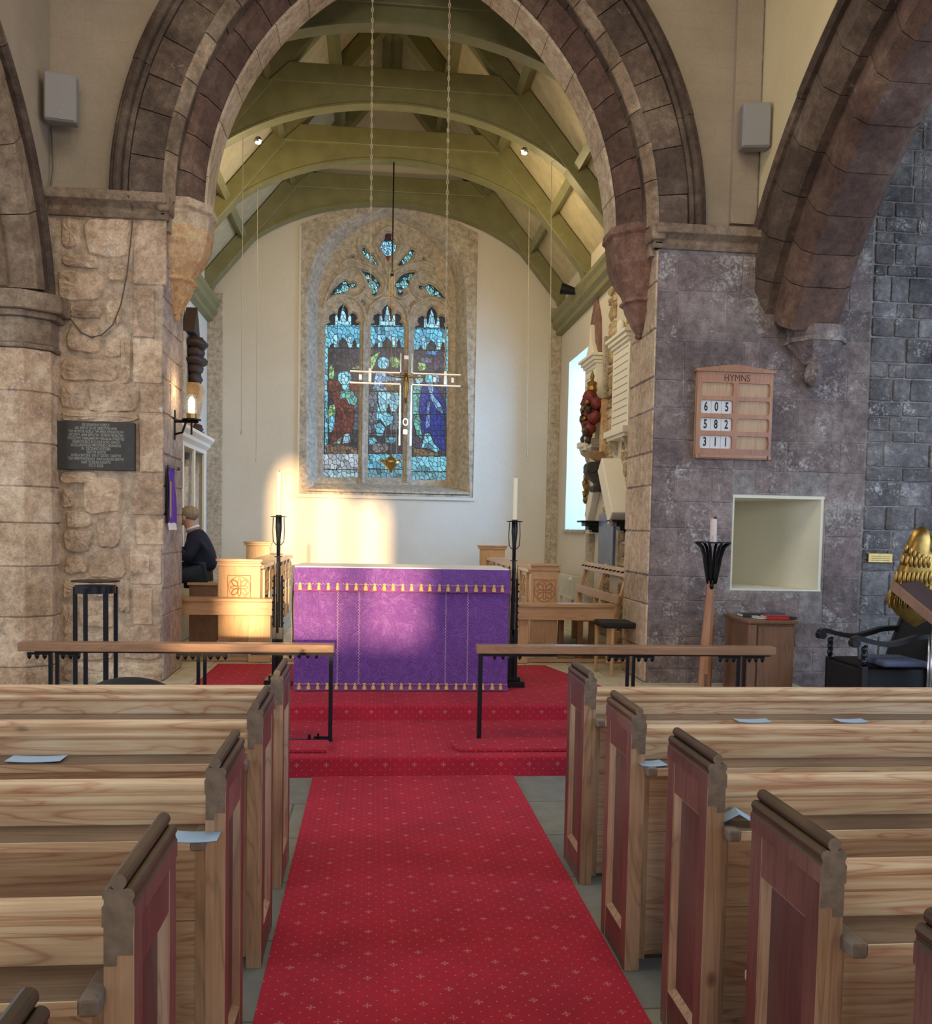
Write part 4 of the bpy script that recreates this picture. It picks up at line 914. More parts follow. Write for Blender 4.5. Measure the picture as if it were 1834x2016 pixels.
# ================================================================ PEWS
def roll_profile(w, top, lo):   # end-on section of a pew end: round bead, double bead, shoulders
    cx = w/2; P = [(0, lo), (0, top-.062), (.004, top-.056), (.004, top-.052)]
    P += [(cx-.016+.0135*math.cos(a), top-.040+.0135*math.sin(a)) for a in [PI*1.25-PI*.95*i/6 for i in range(7)]]
    P += [(cx+.0150*math.cos(a), top-.0145+.0150*math.sin(a)) for a in [PI*1.12-PI*1.24*i/9 for i in range(10)]]
    P += [(cx+.016+.0135*math.cos(a), top-.040+.0135*math.sin(a)) for a in [PI*.70-PI*.95*i/6 for i in range(7)]]
    P += [(w-.004, top-.052), (w-.004, top-.056), (w, top-.062), (w, lo)]
    return P
PD = .36      # depth of a pew end
def make_pew(sgn, length, lab, cat='pew'):
    """origin: foot of the near stile at the aisle face. sgn=+1: pew runs to +x"""
    r = thing('pew', lab, cat)
    S = lambda m: (setattr(m, 'v', [(v[0]*sgn, v[1], v[2]) for v in m.v]), m)[1]
    w = .060
    aisle = 1   # material slot of the aisle face
    # end: frame of stiles and rails, recessed panel
    e = D.objects
    mi = [0,0,0,0,0,1]
    st_ = M().box(.002, w-.002, 0, .062, 0, .905, mi=mi)
    end = obj('near_stile', S(st_), [MT['pine_z'], MT['redpanel']], r, bevel=.002, local=True)
    far = M().box(.002, w-.002, PD-.062, PD, 0, .905, mi=mi); obj('far_stile', S(far), [MT['pine_z'], MT['redpanel']], r, bevel=.002, local=True)
    tr = M().box(.004, w-.004, .06, PD-.06, .80, .906, mi=mi); obj('end_top_rail', S(tr), [MT['pine_z'], MT['redpanel']], r, local=True)
    br = M().box(.004, w-.004, .06, PD-.06, .0, .13, mi=mi); obj('end_bottom_rail', S(br), [MT['pine_z'], MT['redpanel']], r, local=True)
    pn = M().box(.024, w-.012, .055, PD-.055, .12, .81); p = obj('end_panel', S(pn), MT['panelin'], r, local=True)
    bv = M()
    for a, b in (((.062, .13), (.062, .80)), ((PD-.062, .13), (PD-.062, .80)), ((.062, .80), (PD-.062, .80)), ((.062, .13), (PD-.062, .13))):
        if a[0] == b[0]:
            s_ = 1 if a[0] < .1 else -1; bv.add([(.006, a[0], a[1]), (.006, b[0], b[1]), (.024, b[0]+s_*.02, b[1]-.02), (.024, a[0]+s_*.02, a[1]+.02)], [(0,1,2,3)])
        else:
            s_ = -1 if a[1] > .5 else 1; bv.add([(.006, a[0], a[1]), (.006, b[0], b[1]), (.024, b[0]-.02, b[1]+s_*.02), (.024, a[0]+.02, a[1]+s_*.02)], [(0,1,2,3)])
    obj('panel_bevel', S(bv), MT['pine_z'], p, local=True, label='paler worn bevel round the sunk panel')
    hd = M().prism(roll_profile(w, 1.0, .90), 'y', -.004, PD+.004, mi=0)
    n = len(hd.f); hd.mi = [0]*n; hd.mi[-1] = 1; hd.mi[-2] = 1
    # painted shoulder on the aisle side
    hd.mi[0] = 2
    obj('beaded_capping', S(hd), [MT['pine_dk'], MT['endgrain'], MT['redpanel']], r, local=True, label='dark beaded capping with grey end grain')
    pl = M().box(.004, w-.003, -.0025, .01, .845, .90, mi=0); pl.box(.034, w-.003, -.0025, .01, .825, .846); obj('joint_block', S(pl), MT['endgrain'], r, local=True)
    # back: moulded top rail, boards, book ledge, lower boards
    x0, x1 = w, length
    yb = .085
    prof = [(yb+.035, .925), (yb+.030, .933)]+[(yb+.006+.017*math.cos(a), .916+.017*math.sin(a)) for a in [PI*.40+PI*1.0*i/8 for i in range(9)]]+[(yb+.002, .897)]+[(yb+.002+.0145*math.cos(a), .881+.0145*math.sin(a)) for a in [PI*.62+PI*.85*i/7 for i in range(8)]]+[(yb+.006, .862), (yb+.035, .862)]
    prof = [(p_[0], p_[1]-.021) for p_ in prof]
    obj('back_moulding', S(M().prism(prof, 'x', x0, x1)), MT['pine'], r, local=True)
    bk = M().box(x0, x1, yb+.008, yb+.032, .745, .842); obj('back_board', S(bk), MT['pine'], r, local=True)
    lb = M().box(x0, x1, yb+.010, yb+.034, .50, .744); lb.box(x0, x1, yb+.006, yb+.034, .02, .498)
    obj('lower_back_board', S(lb), MT['pine'], r, local=True)
    for q in (x0, 1.0, 2.0): obj('back_post', S(M().box(q, q+.035, yb-.03, yb+.02, .02, .735)), MT['pine_z'], r, local=True)
    L = M().prism([(x0+.0, -.045), (x0+.045, -.045), (x0+.045, yb+.01), (x0, yb+.01), (x0, -.02)], 'z', .757, .785); lg = M().box(x0-.0, x1, -.045, yb+.012, .757, .785)
    o = obj('book_ledge', S(lg), MT['ledge'], r, bevel=.006, local=True)
    eb = M().box(x0-.006, x0+.030, -.050, yb-.01, .752, .788); obj('ledge_end_block', S(eb), MT['endgrain'], o, bevel=.007, local=True)
    nose = M().box(x0+.03, x1, -.0475, -.040, .757, .783); obj('ledge_nosing', S(nose), MT['pine'], o, local=True)
    seat = M().box(x0, x1, yb+.04, yb+.42, .43, .46); obj('seat', S(seat), MT['pine'], r, bevel=.006, local=True)
    return r
ordL = ['front', 'second', 'third', 'fourth', 'fifth']
posL = [(-.392, 4.12), (-.392, 3.372), (-.397, 2.56), (-.43, 1.712), (-.44, .93)]
posR = [(.972, 4.096), (.955, 3.267), (.985, 2.569), (.965, 1.846), (.955, 1.12)]
labL = ['front left pew, its end hard against the carpeted step', 'second left pew from the front, chewed grey joint on its end', 'third left pew from the front, blue paper at the aisle end of its ledge', 'fourth left pew from the front, dark scorched capping and end', 'nearest left pew, only its dark capping in the bottom corner']
labR = ['front right pew with two blue papers on its ledge', 'second right pew from the front, blue paper beside its end', 'third right pew from the front, folded blue paper by its end', 'fourth right pew from the front, broad red end closest in view', 'nearest right pew, only its dark capping at the right edge']
pL = make_pew(-1, 3.2, labL[0]); pR = make_pew(1, 3.2, labR[0])
pL['group'] = 'pews left of the aisle'; pR['group'] = 'pews right of the aisle'
PL, PR = [], []
for i, (x, y) in enumerate(posL): PL.append(pL if i == 0 else dup(pL, (x, y, 0), labL[i], 'pews left of the aisle'))
for i, (x, y) in enumerate(posR): PR.append(pR if i == 0 else dup(pR, (x, y, 0), labR[i], 'pews right of the aisle'))
pL.location = (*posL[0], 0); pR.location = (*posR[0], 0)
# papers on the ledges
def paper(name, cx_, cy_, w, d, rot, lab, curl=.004, fold=0):
    rows = []
    for i in range(7):
        t = i/6-.5; rows.append([(t*w, s_*d/2, .0015+curl*(4*t*t)+(fold*(.5-abs(t)) if fold else 0)) for s_ in (-1, -.3, .3, 1)])
    m = M().surf(rows); m2 = M(); m2.surf(rows)
    m.surf([[(a, b, c-.0012) for a, b, c in r_] for r_ in rows])
    c, s_ = math.cos(rot), math.sin(rot); m.v = [(cx_+x*c-y*s_, cy_+x*s_+y*c, z+.7875) for x, y, z in m.v]
    tag(obj(name, m, MT['paper']), lab, 'paper', 'blue papers on the pew ledges')
def pz(u, v): return PZ(u, v, .79)
for (u, v, w, d, rot, lab, fo) in [(72,1494,.19,.09,.0,'pale blue paper lying at the far left on the second left pew ledge',0), (386,1647,.125,.09,0,'pale blue paper beside the end of the third left pew',0), (1481,1419,.155,.08,0,'pale blue paper on front right ledge, nearer the aisle',0), (1674,1419,.14,.08,0,'pale blue paper on front right ledge, farther from the aisle',0), (1281,1503,.10,.08,.1,'pale blue paper beside the second right pew end',0), (1450,1618,.11,.07,-.2,'crumpled pale blue paper beside the third right pew end',.07)]:
    p = pz(u, v); paper('paper_sheet', p[0], p[1], w, d, rot, lab, fold=fo)

# ================================================================ ALTAR RAILS
def rail(lab, x0, x1, posts, end_post, y=6.42):
    r = thing('altar_rail', lab, 'altar rail', ((x0+x1)/2, y, .139), 'altar rails')
    m = M().box(x0, x1, y-.055, y+.055, .765, .825); obj('handrail', m, MT['rail'], r, bevel=.006)
    m = M().box(x0+.10, x1-.03, y-.02, y+.02, .752, .765); obj('flat_bar', m, MT['iron'], r)
    for px_ in posts:
        for dx in (-.022, .022): obj('post', M().box(px_+dx-.011, px_+dx+.011, y-.011, y+.011, .0 if px_ < -1.9 or px_ > 2.5 else .139, .755), MT['iron_blue'], r)
        m = M()
        for s_ in (-1, 1):
            m.box(min(px_+s_*.03, px_+s_*.17), max(px_+s_*.03, px_+s_*.17), y-.018, y+.018, .738, .752)
            for k in (.06, .11, .16): m.lathe([(.013, 0), (.016, -.012), (.008, -.03), (.001, -.036)], (px_+s_*k, y, .74), 8)
        obj('dripped_bracket', m, MT['iron'], r)
    ex = end_post; s_ = -1 if ex < 0.3 else 1
    obj('end_post', M().box(ex-.014, ex+.014, y-.035, y-.007, .139, .760).box(ex-.012, ex+.012, y+.01, y+.034, .139, .760), MT['iron_blue'], r)
    m = M().box(min(ex, ex+s_*.55), max(ex, ex+s_*.55), y-.03, y+.03, .745, .758)
    for k in (.1, .16, .22, .28): m.lathe([(.011, 0), (.015, -.01), (.002, -.026)], (ex+s_*k, y-.02, .745), 8)
    obj('top_bracket', m, MT['iron'], r)
    return r
A = rail('left altar rail on two iron posts, latch bar at its foot', -2.37, -.262, [-2.15, -1.17], -.285)
m = M().box(-.60, -.27, 6.40, 6.44, .1395, .15); m.box(-.44, -.42, 6.39, 6.43, .15, .185); m.box(-.40, -.30, 6.405, 6.425, .155, .170); m.cyl((-.37,6.42,.15),(-.37,6.42,.19),.008); obj('floor_bar', m, MT['iron'], A)
rail('right altar rail ending in front of the brown cabinet', .735, 2.93, [1.86, 2.69], .765)
for nm, x0, x1, y0, y1, lab in (('kneeler', -1.5, -.29, 6.06, 6.34, 'flat red kneeler at the foot of the left altar rail'), ('kneeler', .55, 1.9, 6.06, 6.36, 'flat red kneeler at the foot of the right altar rail')):
    m = M().prism([(x0+.05, y0), (x1, y0), (x1, y1), (x0+.12, y1), (x0, y0+.12)], 'z', .1395, .165); tag(obj(nm, m, MT['carpet'], bevel=.008), lab, 'kneeler', 'kneelers')

# ================================================================ ALTAR
AX0, AX1, AY0, AY1 = PY(580,1200,7.72)[0], PY(1000,1200,7.72)[0], 7.72, 8.42
AZT = PY(790,1119,7.72)[2]
alt = thing('altar_table', 'altar table hidden under purple and white cloths', 'altar', ((AX0+AX1)/2, 8.05, ZC+.004))
obj('table_top', M().box(AX0+.01, AX1-.01, AY0+.03, AY1, AZT-.06, AZT-.006), MT['oak_x'], alt, bevel=.004)
for x in (AX0+.06, AX1-.14):
    for y in (AY0+.06, AY1-.14): obj('leg', M().box(x, x+.08, y, y+.08, ZC+.005, AZT-.06), MT['oak'], alt)
# white fair linen, over the top and hanging down both ends
m = M(); 
m.box(AX0-.004, AX1+.004, AY0+.015, AY1+.01, AZT-.005, AZT+.006)
for s_, x in ((-1, AX0-.006), (1, AX1+.006)):
    rows = []
    for i in range(15):
        t = i/14; z = AZT-t*(AZT-ZC-.28); rows.append([(x+s_*(.012+.05*t*(.6+.4*math.sin(t*6))*(1 if s_ < 0 else .1))+(.008 if s_ < 0 else .003)*math.sin(k*1.4+t*3), AY0+.02+(AY1-AY0-.04)*k/10, z) for k in range(11)])
    rows = [[(x, a[1], AZT+.004) for a in rows[0]]]+rows
    m.surf(rows)
tag(obj('altar_linen', m, MT['white'], bevel=.0), 'white linen cloth spread over the altar top', 'altar cloth')
fr = thing('altar_frontal', 'purple damask frontal with gold tassels across the altar front', 'altar cloth', ((AX0+AX1)/2, AY0, ZC+.01))
def hang(x0, x1, z0, z1, y, amp=.006, nx=120, nz=40, sd=1):
    rows = []; r_ = random.Random(sd); ph = [r_.uniform(0, 6) for _ in range(8)]
    for j in range(nz+1):
        t = j/nz; z = z1+(z0-z1)*t; row = []
        for i in range(nx+1):
            x = x0+(x1-x0)*i/nx; d = 0
            for k in range(5): d += math.sin(x*(7+5.3*k)+ph[k]+t*(k-2)*.7)*(1/(k+1))
            d += .6*math.sin(x*60+ph[6]+6*t)*math.sin(t*24+x*17+ph[7])
            row.append((x, y-amp*(.25+1.5*t)*d-.02*t, z))
        rows.append(row)
    return rows
m = M().surf(hang(AX0-.003, AX1+.003, ZC+.022, AZT-.004, AY0, .0055)); obj('main_hanging', m, MT['damask'], fr, smooth=True, fix=False)
zs = PY(790,1152,7.72)[2]
m = M().surf(hang(AX0-.006, AX1+.006, zs-.052, AZT-.001, AY0-.012, .003, 120, 12, 2)); obj('upper_valance', m, MT['damask'], fr, smooth=True, fix=False)
m = M().surf(hang(AX0-.007, AX1+.007, zs-.056, zs-.004, AY0-.018, .003, 120, 4, 2)); obj('magenta_fringe_band', m, MT['orphrey'], fr, smooth=True, fix=False)
m = M().surf(hang(AX0-.004, AX1+.004, ZC+.012, ZC+.062, AY0-.030, .003, 120, 4, 1)); obj('lower_fringe_band', m, MT['orphrey'], fr, smooth=True, fix=False)
def zig(m, p0, p1, n, a, r=.0022):
    P = []; d = (p1[0]-p0[0], p1[2]-p0[2]); L = math.hypot(*d); q = (-d[1]/L, d[0]/L)
    for i in range(n+1):
        t = i/n; s_ = a if i % 2 else -a; P.append((p0[0]+d[0]*t+q[0]*s_, p0[1]+(p1[1]-p0[1])*t, p0[2]+d[1]*t+q[1]*s_))
    m.tube(P, r, 4)
m = M(); zig(m, (AX0, AY0-.028, zs+.002), (AX1, AY0-.028, zs+.002), 130, .006); zig(m, (AX0, AY0-.042, ZC+.066), (AX1, AY0-.042, ZC+.066), 130, .006)
obj('horizontal_braid', m, MT['braid'], fr)
for u in (664, 706, 876, 919):
    x = PY(u, 1250, 7.72)[0]; m = M(); zig(m, (x, AY0-.020, zs-.055), (x+.004, AY0-.040, ZC+.07), 60, .006); obj('vertical_braid', m, MT['braid'], fr)
for row, (zt, yo, sc) in enumerate(((zs, -.030, 1.0), (ZC+.062, -.046, .85))):
    for i in range(23):
        x = AX0+.045+(AX1-AX0-.10)*i/22+.004*math.sin(i*3.1); k = rnd.uniform(.9, 1.15)
        m = M().lathe([(.004, .014), (.012, .008), (.012, -.002), (.009, -.006), (.013*k, -.014), (.017*k, -.046*sc), (.001, -.047*sc)], (x, AY0+yo, zt), 8); obj('tassel', m, MT['tassel'], fr, smooth=False)

# ================================================================ CANDLESTICKS
def candlestick(x, y, lab):
    r = thing('pavement_candlestick', lab, 'candlestick', (x, y, ZC+.004), 'tall black candlesticks flanking the altar')
    b = ZC+.005
    obj('base', M().box(x-.105, x+.105, y-.105, y+.105, b, b+.05).box(x-.07, x+.07, y-.07, y+.07, b+.05, b+.085), MT['iron'], r, bevel=.004)
    m = M()
    for dx, dy in ((-.028,-.028),(.028,-.028),(-.028,.028),(.028,.028),(0,0)): m.box(x+dx-.016, x+dx+.016, y+dy-.016, y+dy+.016, b+.08, b+.50)
    obj('clustered_foot', m, MT['iron_blue'], r)
    m = M()
    for k in range(4):
        a = PI/4+k*PI/2; ca, sa = math.cos(a), math.sin(a)
        P = [(x+ca*.050, y+sa*.050, b+.48), (x+ca*.046, y+sa*.046, b+.95)]; m.tube(P, .0065, 6)
        for j in range(7): m.ell((x+ca*.056, y+sa*.056, b+.53+.062*j), (.011,.011,.009), 6, 4)
    obj('knobbed_side_bar', m, MT['iron'], r)
    m = M().tube([(x, y, b+.45), (x+.002, y, b+1.05), (x, y, b+1.12)], [.021,.017,.016], 8)
    for j in range(30):
        z = b+.5+.02*j; a = j*.7; m.ell((x+.014*math.cos(a), y+.014*math.sin(a), z), (.008,.008,.014), 5, 4)
    obj('twisted_stem', m, MT['iron'], r)
    m = M().tube([(x, y, b+1.05), (x, y, b+1.25), (x, y, b+1.36), (x, y, b+1.47)], [.014,.018,.028,.026], 10); obj('flared_socket', m, MT['iron'], r, smooth=True)
    m = M().lathe([(.022, b+1.45), (.068, b+1.452), (.07, b+1.458), (.022, b+1.462)], (x, y, 0), 20); obj('drip_ring', m, MT['iron'], r)
    m = M().lathe([(.015, b+1.105), (.034, b+1.107), (.034, b+1.113), (.015, b+1.115)], (x, y, 0), 14); obj('lower_ring', m, MT['iron'], r)
    for k in range(4):
        a = k*PI/2; ca, sa = math.cos(a), math.sin(a)
        obj('curved_prong', M().tube([(x+ca*.045, y+sa*.045, b+1.45), (x+ca*.050, y+sa*.050, b+1.33), (x+ca*.044, y+sa*.044, b+1.24), (x+ca*.022, y+sa*.022, b+1.215), (x, y, b+1.21)], .0045, 6), MT['iron'], r)
        obj('upright_rod', M().tube([(x+ca*.036, y+sa*.036, b+.72), (x+ca*.036, y+sa*.036, b+1.07)], .0032, 5), MT['iron'], r)
    c = M().lathe([(.0195, b+1.46), (.0195, b+1.82), (.0180, b+1.835), (.012, b+1.837), (.001, b+1.834)], (x, y, 0), 16)
    o = obj('candle', c, MT['candle'], r, smooth=False); obj('wick', M().cyl((x, y, b+1.83), (x+.002, y, b+1.855), .0018, n=5), MT['iron'], o)
    return r
cl = PY(547, 1200, 8.02); cr = PY(1009, 1200, 7.98)
candlestick(cl[0], 8.02, 'tall black candlestick at the left end of the altar'); candlestick(cr[0], 7.98, 'tall black candlestick at the right end of the altar')

# ================================================================ HANGING CROSS AND LAMPS
def chain(m, x, y, z0, z1, pitch=.034, r=.0032, x1=None):
    n = int((z1-z0)/pitch)
    for i in range(n):
        t = (i+.5)/n; z = z0+(z1-z0)*t; xx = x+((x1 if x1 is not None else x)-x)*t; P = []
        for k in range(8):
            a = 2*PI*k/8; d = .0085*math.cos(a); h = .0225*math.sin(a)
            P.append((xx+d, y, z+h) if i % 2 else (xx, y+d, z+h))
        m.tube(P, r, 4, closed=True)
CY_ = 8.62
def pc(u, v): q = PY(u, v, CY_); return (q[0], q[2])
c0 = pc(799, 746); xl = pc(690, 744)[0]; xr = pc(905, 750)[0]; zt = pc(800, 698)[1]; zb_ = pc(798, 876)[1]; g = .052
cr_ = thing('hanging_cross', 'open outline cross hanging on two chains before the east window', 'cross', (c0[0], CY_, c0[1]))
m = M(); cx_, cz_ = c0; t_ = .006
def bar(a, b): m.box(min(a[0], b[0])-t_, max(a[0], b[0])+t_, CY_-.012, CY_+.012, min(a[1], b[1])-t_, max(a[1], b[1])+t_)
for s_ in (-1, 1):
    bar((cx_+s_*g, zt), (cx_+s_*g, cz_+g)); bar((cx_+s_*g, cz_-g), (cx_+s_*g, zb_))
    bar((xl if s_ < 0 else cx_+g, cz_+g), (cx_-g if s_ < 0 else xr, cz_+g)); bar((xl if s_ < 0 else cx_+g, cz_-g), (cx_-g if s_ < 0 else xr, cz_-g))
obj('outline_frame', m, MT['perspex'], cr_, bevel=.002)
for (x, z, a, b) in ((cx_, zt-.03, .022, .018), (cx_, zb_+.12, .018, .022), (xl+.09, cz_, .015, .024), (xr-.07, cz_, .012, .022), (xr-.24, cz_, .012, .022)):
    obj('spacer_block', M().box(x-a, x+a, CY_-.014, CY_+.014, z-b, z+b), MT['silver'], cr_, bevel=.002)
m = M()   # small gilt figure with stretched arms
m.ell((cx_, CY_-.02, cz_+.055), (.018,.018,.022), 10, 8); m.tube([(cx_, CY_-.02, cz_+.035), (cx_, CY_-.02, cz_-.03), (cx_+.004, CY_-.02, cz_-.09), (cx_-.002, CY_-.02, cz_-.17), (cx_, CY_-.02, cz_-.23)], [.016,.026,.022,.014,.008], 8)
for s_ in (-1, 1): m.tube([(cx_+s_*.012, CY_-.02, cz_+.02), (cx_+s_*.08, CY_-.02, cz_+.012), (cx_+s_*.15, CY_-.02, cz_+.022), (cx_+s_*.17, CY_-.02, cz_+.024)], [.013,.010,.008,.010], 7)
for s_ in (-1, 1):
    for k in range(4): m.tube([(cx_+s_*.165, CY_-.02, cz_+.018+.004*k), (cx_+s_*.182, CY_-.02, cz_+.014+.007*k)], .0022, 4)
obj('gilt_figure', m, MT['gold'], cr_, smooth=True)
m = M(); chain(m, cx_, CY_-.02, zb_+.14, cz_-.24, .03, .002); m.tube([(cx_+.022*math.cos(a), CY_-.02, zb_+.21+.03*math.sin(a)) for a in [2*PI*k/12 for k in range(12)]], .004, 5, closed=True); obj('pendant_chain', m, MT['silver'], cr_)
lx = pc(728, 740)[0]; rx = pc(876, 745)[0]; lx1 = pc(732, 0)[0]; rx1 = pc(884, 0)[0]
for s_, a, b in ((-1, lx, lx1), (1, rx, rx1)):
    m = M(); chain(m, a, CY_, cz_+g+.02, 7.05, .046, .0048, x1=b); obj('suspension_chain', m, MT['chainmetal'], cr_)
    obj('chain_eye', M().box(a-.014, a+.014, CY_-.01, CY_+.01, cz_-g+.01, cz_+g+.03), MT['perspex'], cr_, bevel=.003)
# sanctuary lamp
ly = 13.18; lq = PY(769, 912, ly); top = PY(775, 322, ly)
sl = thing('sanctuary_lamp', 'small brass lamp bowl hanging before the middle light', 'hanging lamp', (lq[0], ly, lq[2]))
m = M().tube([(top[0], ly, 6.80), (top[0], ly, PY(775,535,ly)[2])], .012, 6); obj('suspension_rod', m, MT['iron'], sl)
pz_ = PY(775,540,ly); m = M().lathe([(.01,.01),(.026,0),(.026,-.02),(.01,-.03)], (top[0], ly, pz_[2]), 10); obj('pulley', m, MT['iron'], sl)
m = M()
for dx in (-.05, .0, .05): m.tube([(top[0]+dx*.7, ly, pz_[2]), (lq[0]+dx*1.6, ly, lq[2]+.10)], .0035, 5)
obj('lamp_chain', m, MT['brass'], sl)
m = M().lathe([(.002,-.14),(.02,-.13),(.03,-.09),(.10,-.03),(.135,.02),(.12,.035),(.08,.05),(.06,.07),(.02,.10),(.002,.15)], lq, 16)
for k in range(6):
    a = k*PI/3; m.ell((lq[0]+.135*math.cos(a), lq[1]+.135*math.sin(a), lq[2]+.04), (.022,.022,.028), 6, 5)
obj('lamp_bowl', m, MT['brass'], sl, smooth=True)
# thin cords from the trusses
for u, v0, v1, y, lab in ((478, 295, 850, 11.5, 'thin pale cord hanging left of the altar, nearer one'), (507, 380, 905, 13.2, 'thin pale cord hanging left of the altar, farther one'), (1085, 330, 880, 11.5, 'thin pale cord hanging near the right chancel corner'), (1040, 470, 895, 13.2, 'thin pale cord hanging between window and right corner')):
    a = PY(u, v0, y); b = PY(u-3, v1, y); a = (a[0], y, a[2]+(.14 if u != 1040 else .42)); r = thing('light_pull_cord', lab, 'cord', b, 'thin hanging cords')
    obj('cord', M().tube([(a[0], y, a[2]), (b[0], y, b[2])], .0045, 5), MT['cord'], r); obj('cord_weight', M().lathe([(.004,.03),(.013,.0),(.010,-.03),(.002,-.035)], b, 8), MT['cord'], r, smooth=True)
# roof spot lamps
for u, v, lab in ((508, 277, 'small lit lamp on the second truss, left side'), (1032, 298, 'small lit lamp on the second truss, right side')):
    p = PY(u, v, 11.36); r = thing('roof_lamp', lab, 'lamp', p, 'small roof lamps'); obj('lamp_body', M().lathe([(.03,.04),(.05,.0),(.04,-.02)], p, 12), MT['silver'], r); obj('lamp_lens', M().ell((p[0], p[1], p[2]-.02), (.035,.035,.02), 10, 6), MT['flame'], r)
p = PX(1143, 572, XR-.1); r = thing('spotlight', 'black spotlight on an arm above the right wall plate', 'spotlight', p)
obj('spot_head', M().cyl((p[0]-.28, p[1]+.05, p[2]+.03), (p[0]-.08, p[1], p[2]-.02), .085, .05, 14), MT['iron'], r); obj('spot_arm', M().tube([(p[0]-.12, p[1], p[2]), (p[0]-.02, p[1], p[2]+.03), (p[0]+.09, p[1], p[2]-.05)], .014, 6), MT['iron'], r)

# ================================================================ WALL THINGS OF THE NAVE
def text_on(parent, name, txt, x, z, y, size, mat, sx=1, ext=.0008, bold=0, rot=0):
    me = text_mesh(txt, size, ext, sx, bold=bold); m = M().merge(me, fn=lambda p: (x+p[0], y-p[2], z+p[1])); return obj(name, m, mat, parent, fix=False)
# latin memorial plaque
p0, p1 = PY(117, 924, YA), PY(268, 834, YA); pq = thing('memorial_plaque', 'dark slate plaque with worn Latin lettering on the left pier', 'plaque', (p0[0], YA-.04, p0[2]))
obj('slate_tablet', M().box(p0[0], p1[0], YA-.055, YA-.002, p0[2], p1[2]), MT['slate'], pq, bevel=.004)
lines = ['IN ELEANORÆ CORPUS', 'HIC SVBTVS SITAM ORIENTVRA HOR', 'TVM PROPTER NOBLA TVM PRIVS IVVENIS FILIVM', 'IACOBVM  ANN SEPVLTVM  PETRVM HENRICVM', 'GVLIELMVM  MARGARETAM MIRABILIA SVPERSTES', 'HENRICVS RICE ECCLESIÆ BONO REMOR', 'SACELLANI REGIS MIRCVFVND ORDINARIVS', 'IN   DECENNIO POSTERIS', 'TEXTVM NOSTRI', 'NVBILA SINCERE  SVIS ET GESTIIS  CARITVM', 'TESTAMENTVM PIGNVS  SVAM HONORE SERVVM', 'OBIIT TE DE NE AVGVSTIS', 'M D C XXXII']
cxp = (p0[0]+p1[0])/2; hp = p1[2]-p0[2]; wp = p1[0]-p0[0]
for i, t in enumerate(lines):
    me = text_mesh(t, .034, .0006, .62, bold=.0004); wl = max(v.co.x for v in me.vertices)-min(v.co.x for v in me.vertices); k = min(1, wp*.90/wl)
    for v in me.vertices: v.co.x *= k
    m = M().merge(me, fn=lambda q: (cxp+q[0], YA-.0555-q[2], p1[2]-.028-i*(hp-.045)/12.6+q[1])); obj('inscription_line', m, MT['letter'], pq, fix=False)
# speakers
def speaker(u, v, side, lab):
    q = PY(u, v, 8.05); x, y, z = q[0], 8.02, q[2]; r = thing('loudspeaker', lab, 'loudspeaker', q, 'grey loudspeakers either side of the arch')
    an = .16*side; ca, sa = math.cos(an), math.sin(an)
    f = lambda p: (x+p[0]*ca-p[1]*sa, y+p[0]*sa+p[1]*ca, z+p[2]+.10*p[1]*1.2)
    m = M().box(-.125, .125, -.075, .09, -.195, .195); m.v = [f(v_) for v_ in m.v]; obj('cabinet', m, MT['speaker'], r, bevel=.02, seg=3)
    m = M().box(-.112, .112, -.082, -.074, -.18, .18); m.v = [f(v_) for v_ in m.v]; obj('grille', m, MT['speaker'], r, bevel=.004)
    m = M().box(-.010, .012, -.085, -.081, -.135, -.115); m.v = [f(v_) for v_ in m.v]; obj('badge', m, MT['letter'], r)
    m = M().tube([f((0, .08, 0)), (x, YA+.01, z)], .02, 8); obj('wall_bracket', m, MT['iron'], r)
speaker(123, 199, 1, 'grey loudspeaker high left of the arch'); speaker(1483, 253, -1, 'grey loudspeaker high right of the arch')
# cable on the left pier
P = [(258,392),(262,420),(258,470),(250,540),(238,600),(222,640),(200,660),(180,664),(160,655),(142,632),(128,612),(112,602),(100,585)]
P = [(lambda q: (q[0], YA-.035, q[2]))(PY(u, v, YA-.03)) for u, v in P]; P = [P[0][:1]+(YA-.135,)+P[0][2:]]+P[1:]
Q = []
for i in range(len(P)-1):
    for t in (0, .5): Q.append(tuple(P[i][k]*(1-t)+P[i+1][k]*t for k in range(3)))
tag(obj('loose_cable', M().tube(Q+[P[-1]], .006, 6), MT['cable']), 'brown cable looping loosely across the left pier', 'cable')
for pts, lab in (([(100,250),(104,330),(98,380)], 'thin cable running down the corner under the left loudspeaker'),):
    pts = [PY(u, v, YA-.012) for u, v in pts]; tag(obj('speaker_cable', M().tube(pts, .005, 5), MT['cable']), lab, 'cable')
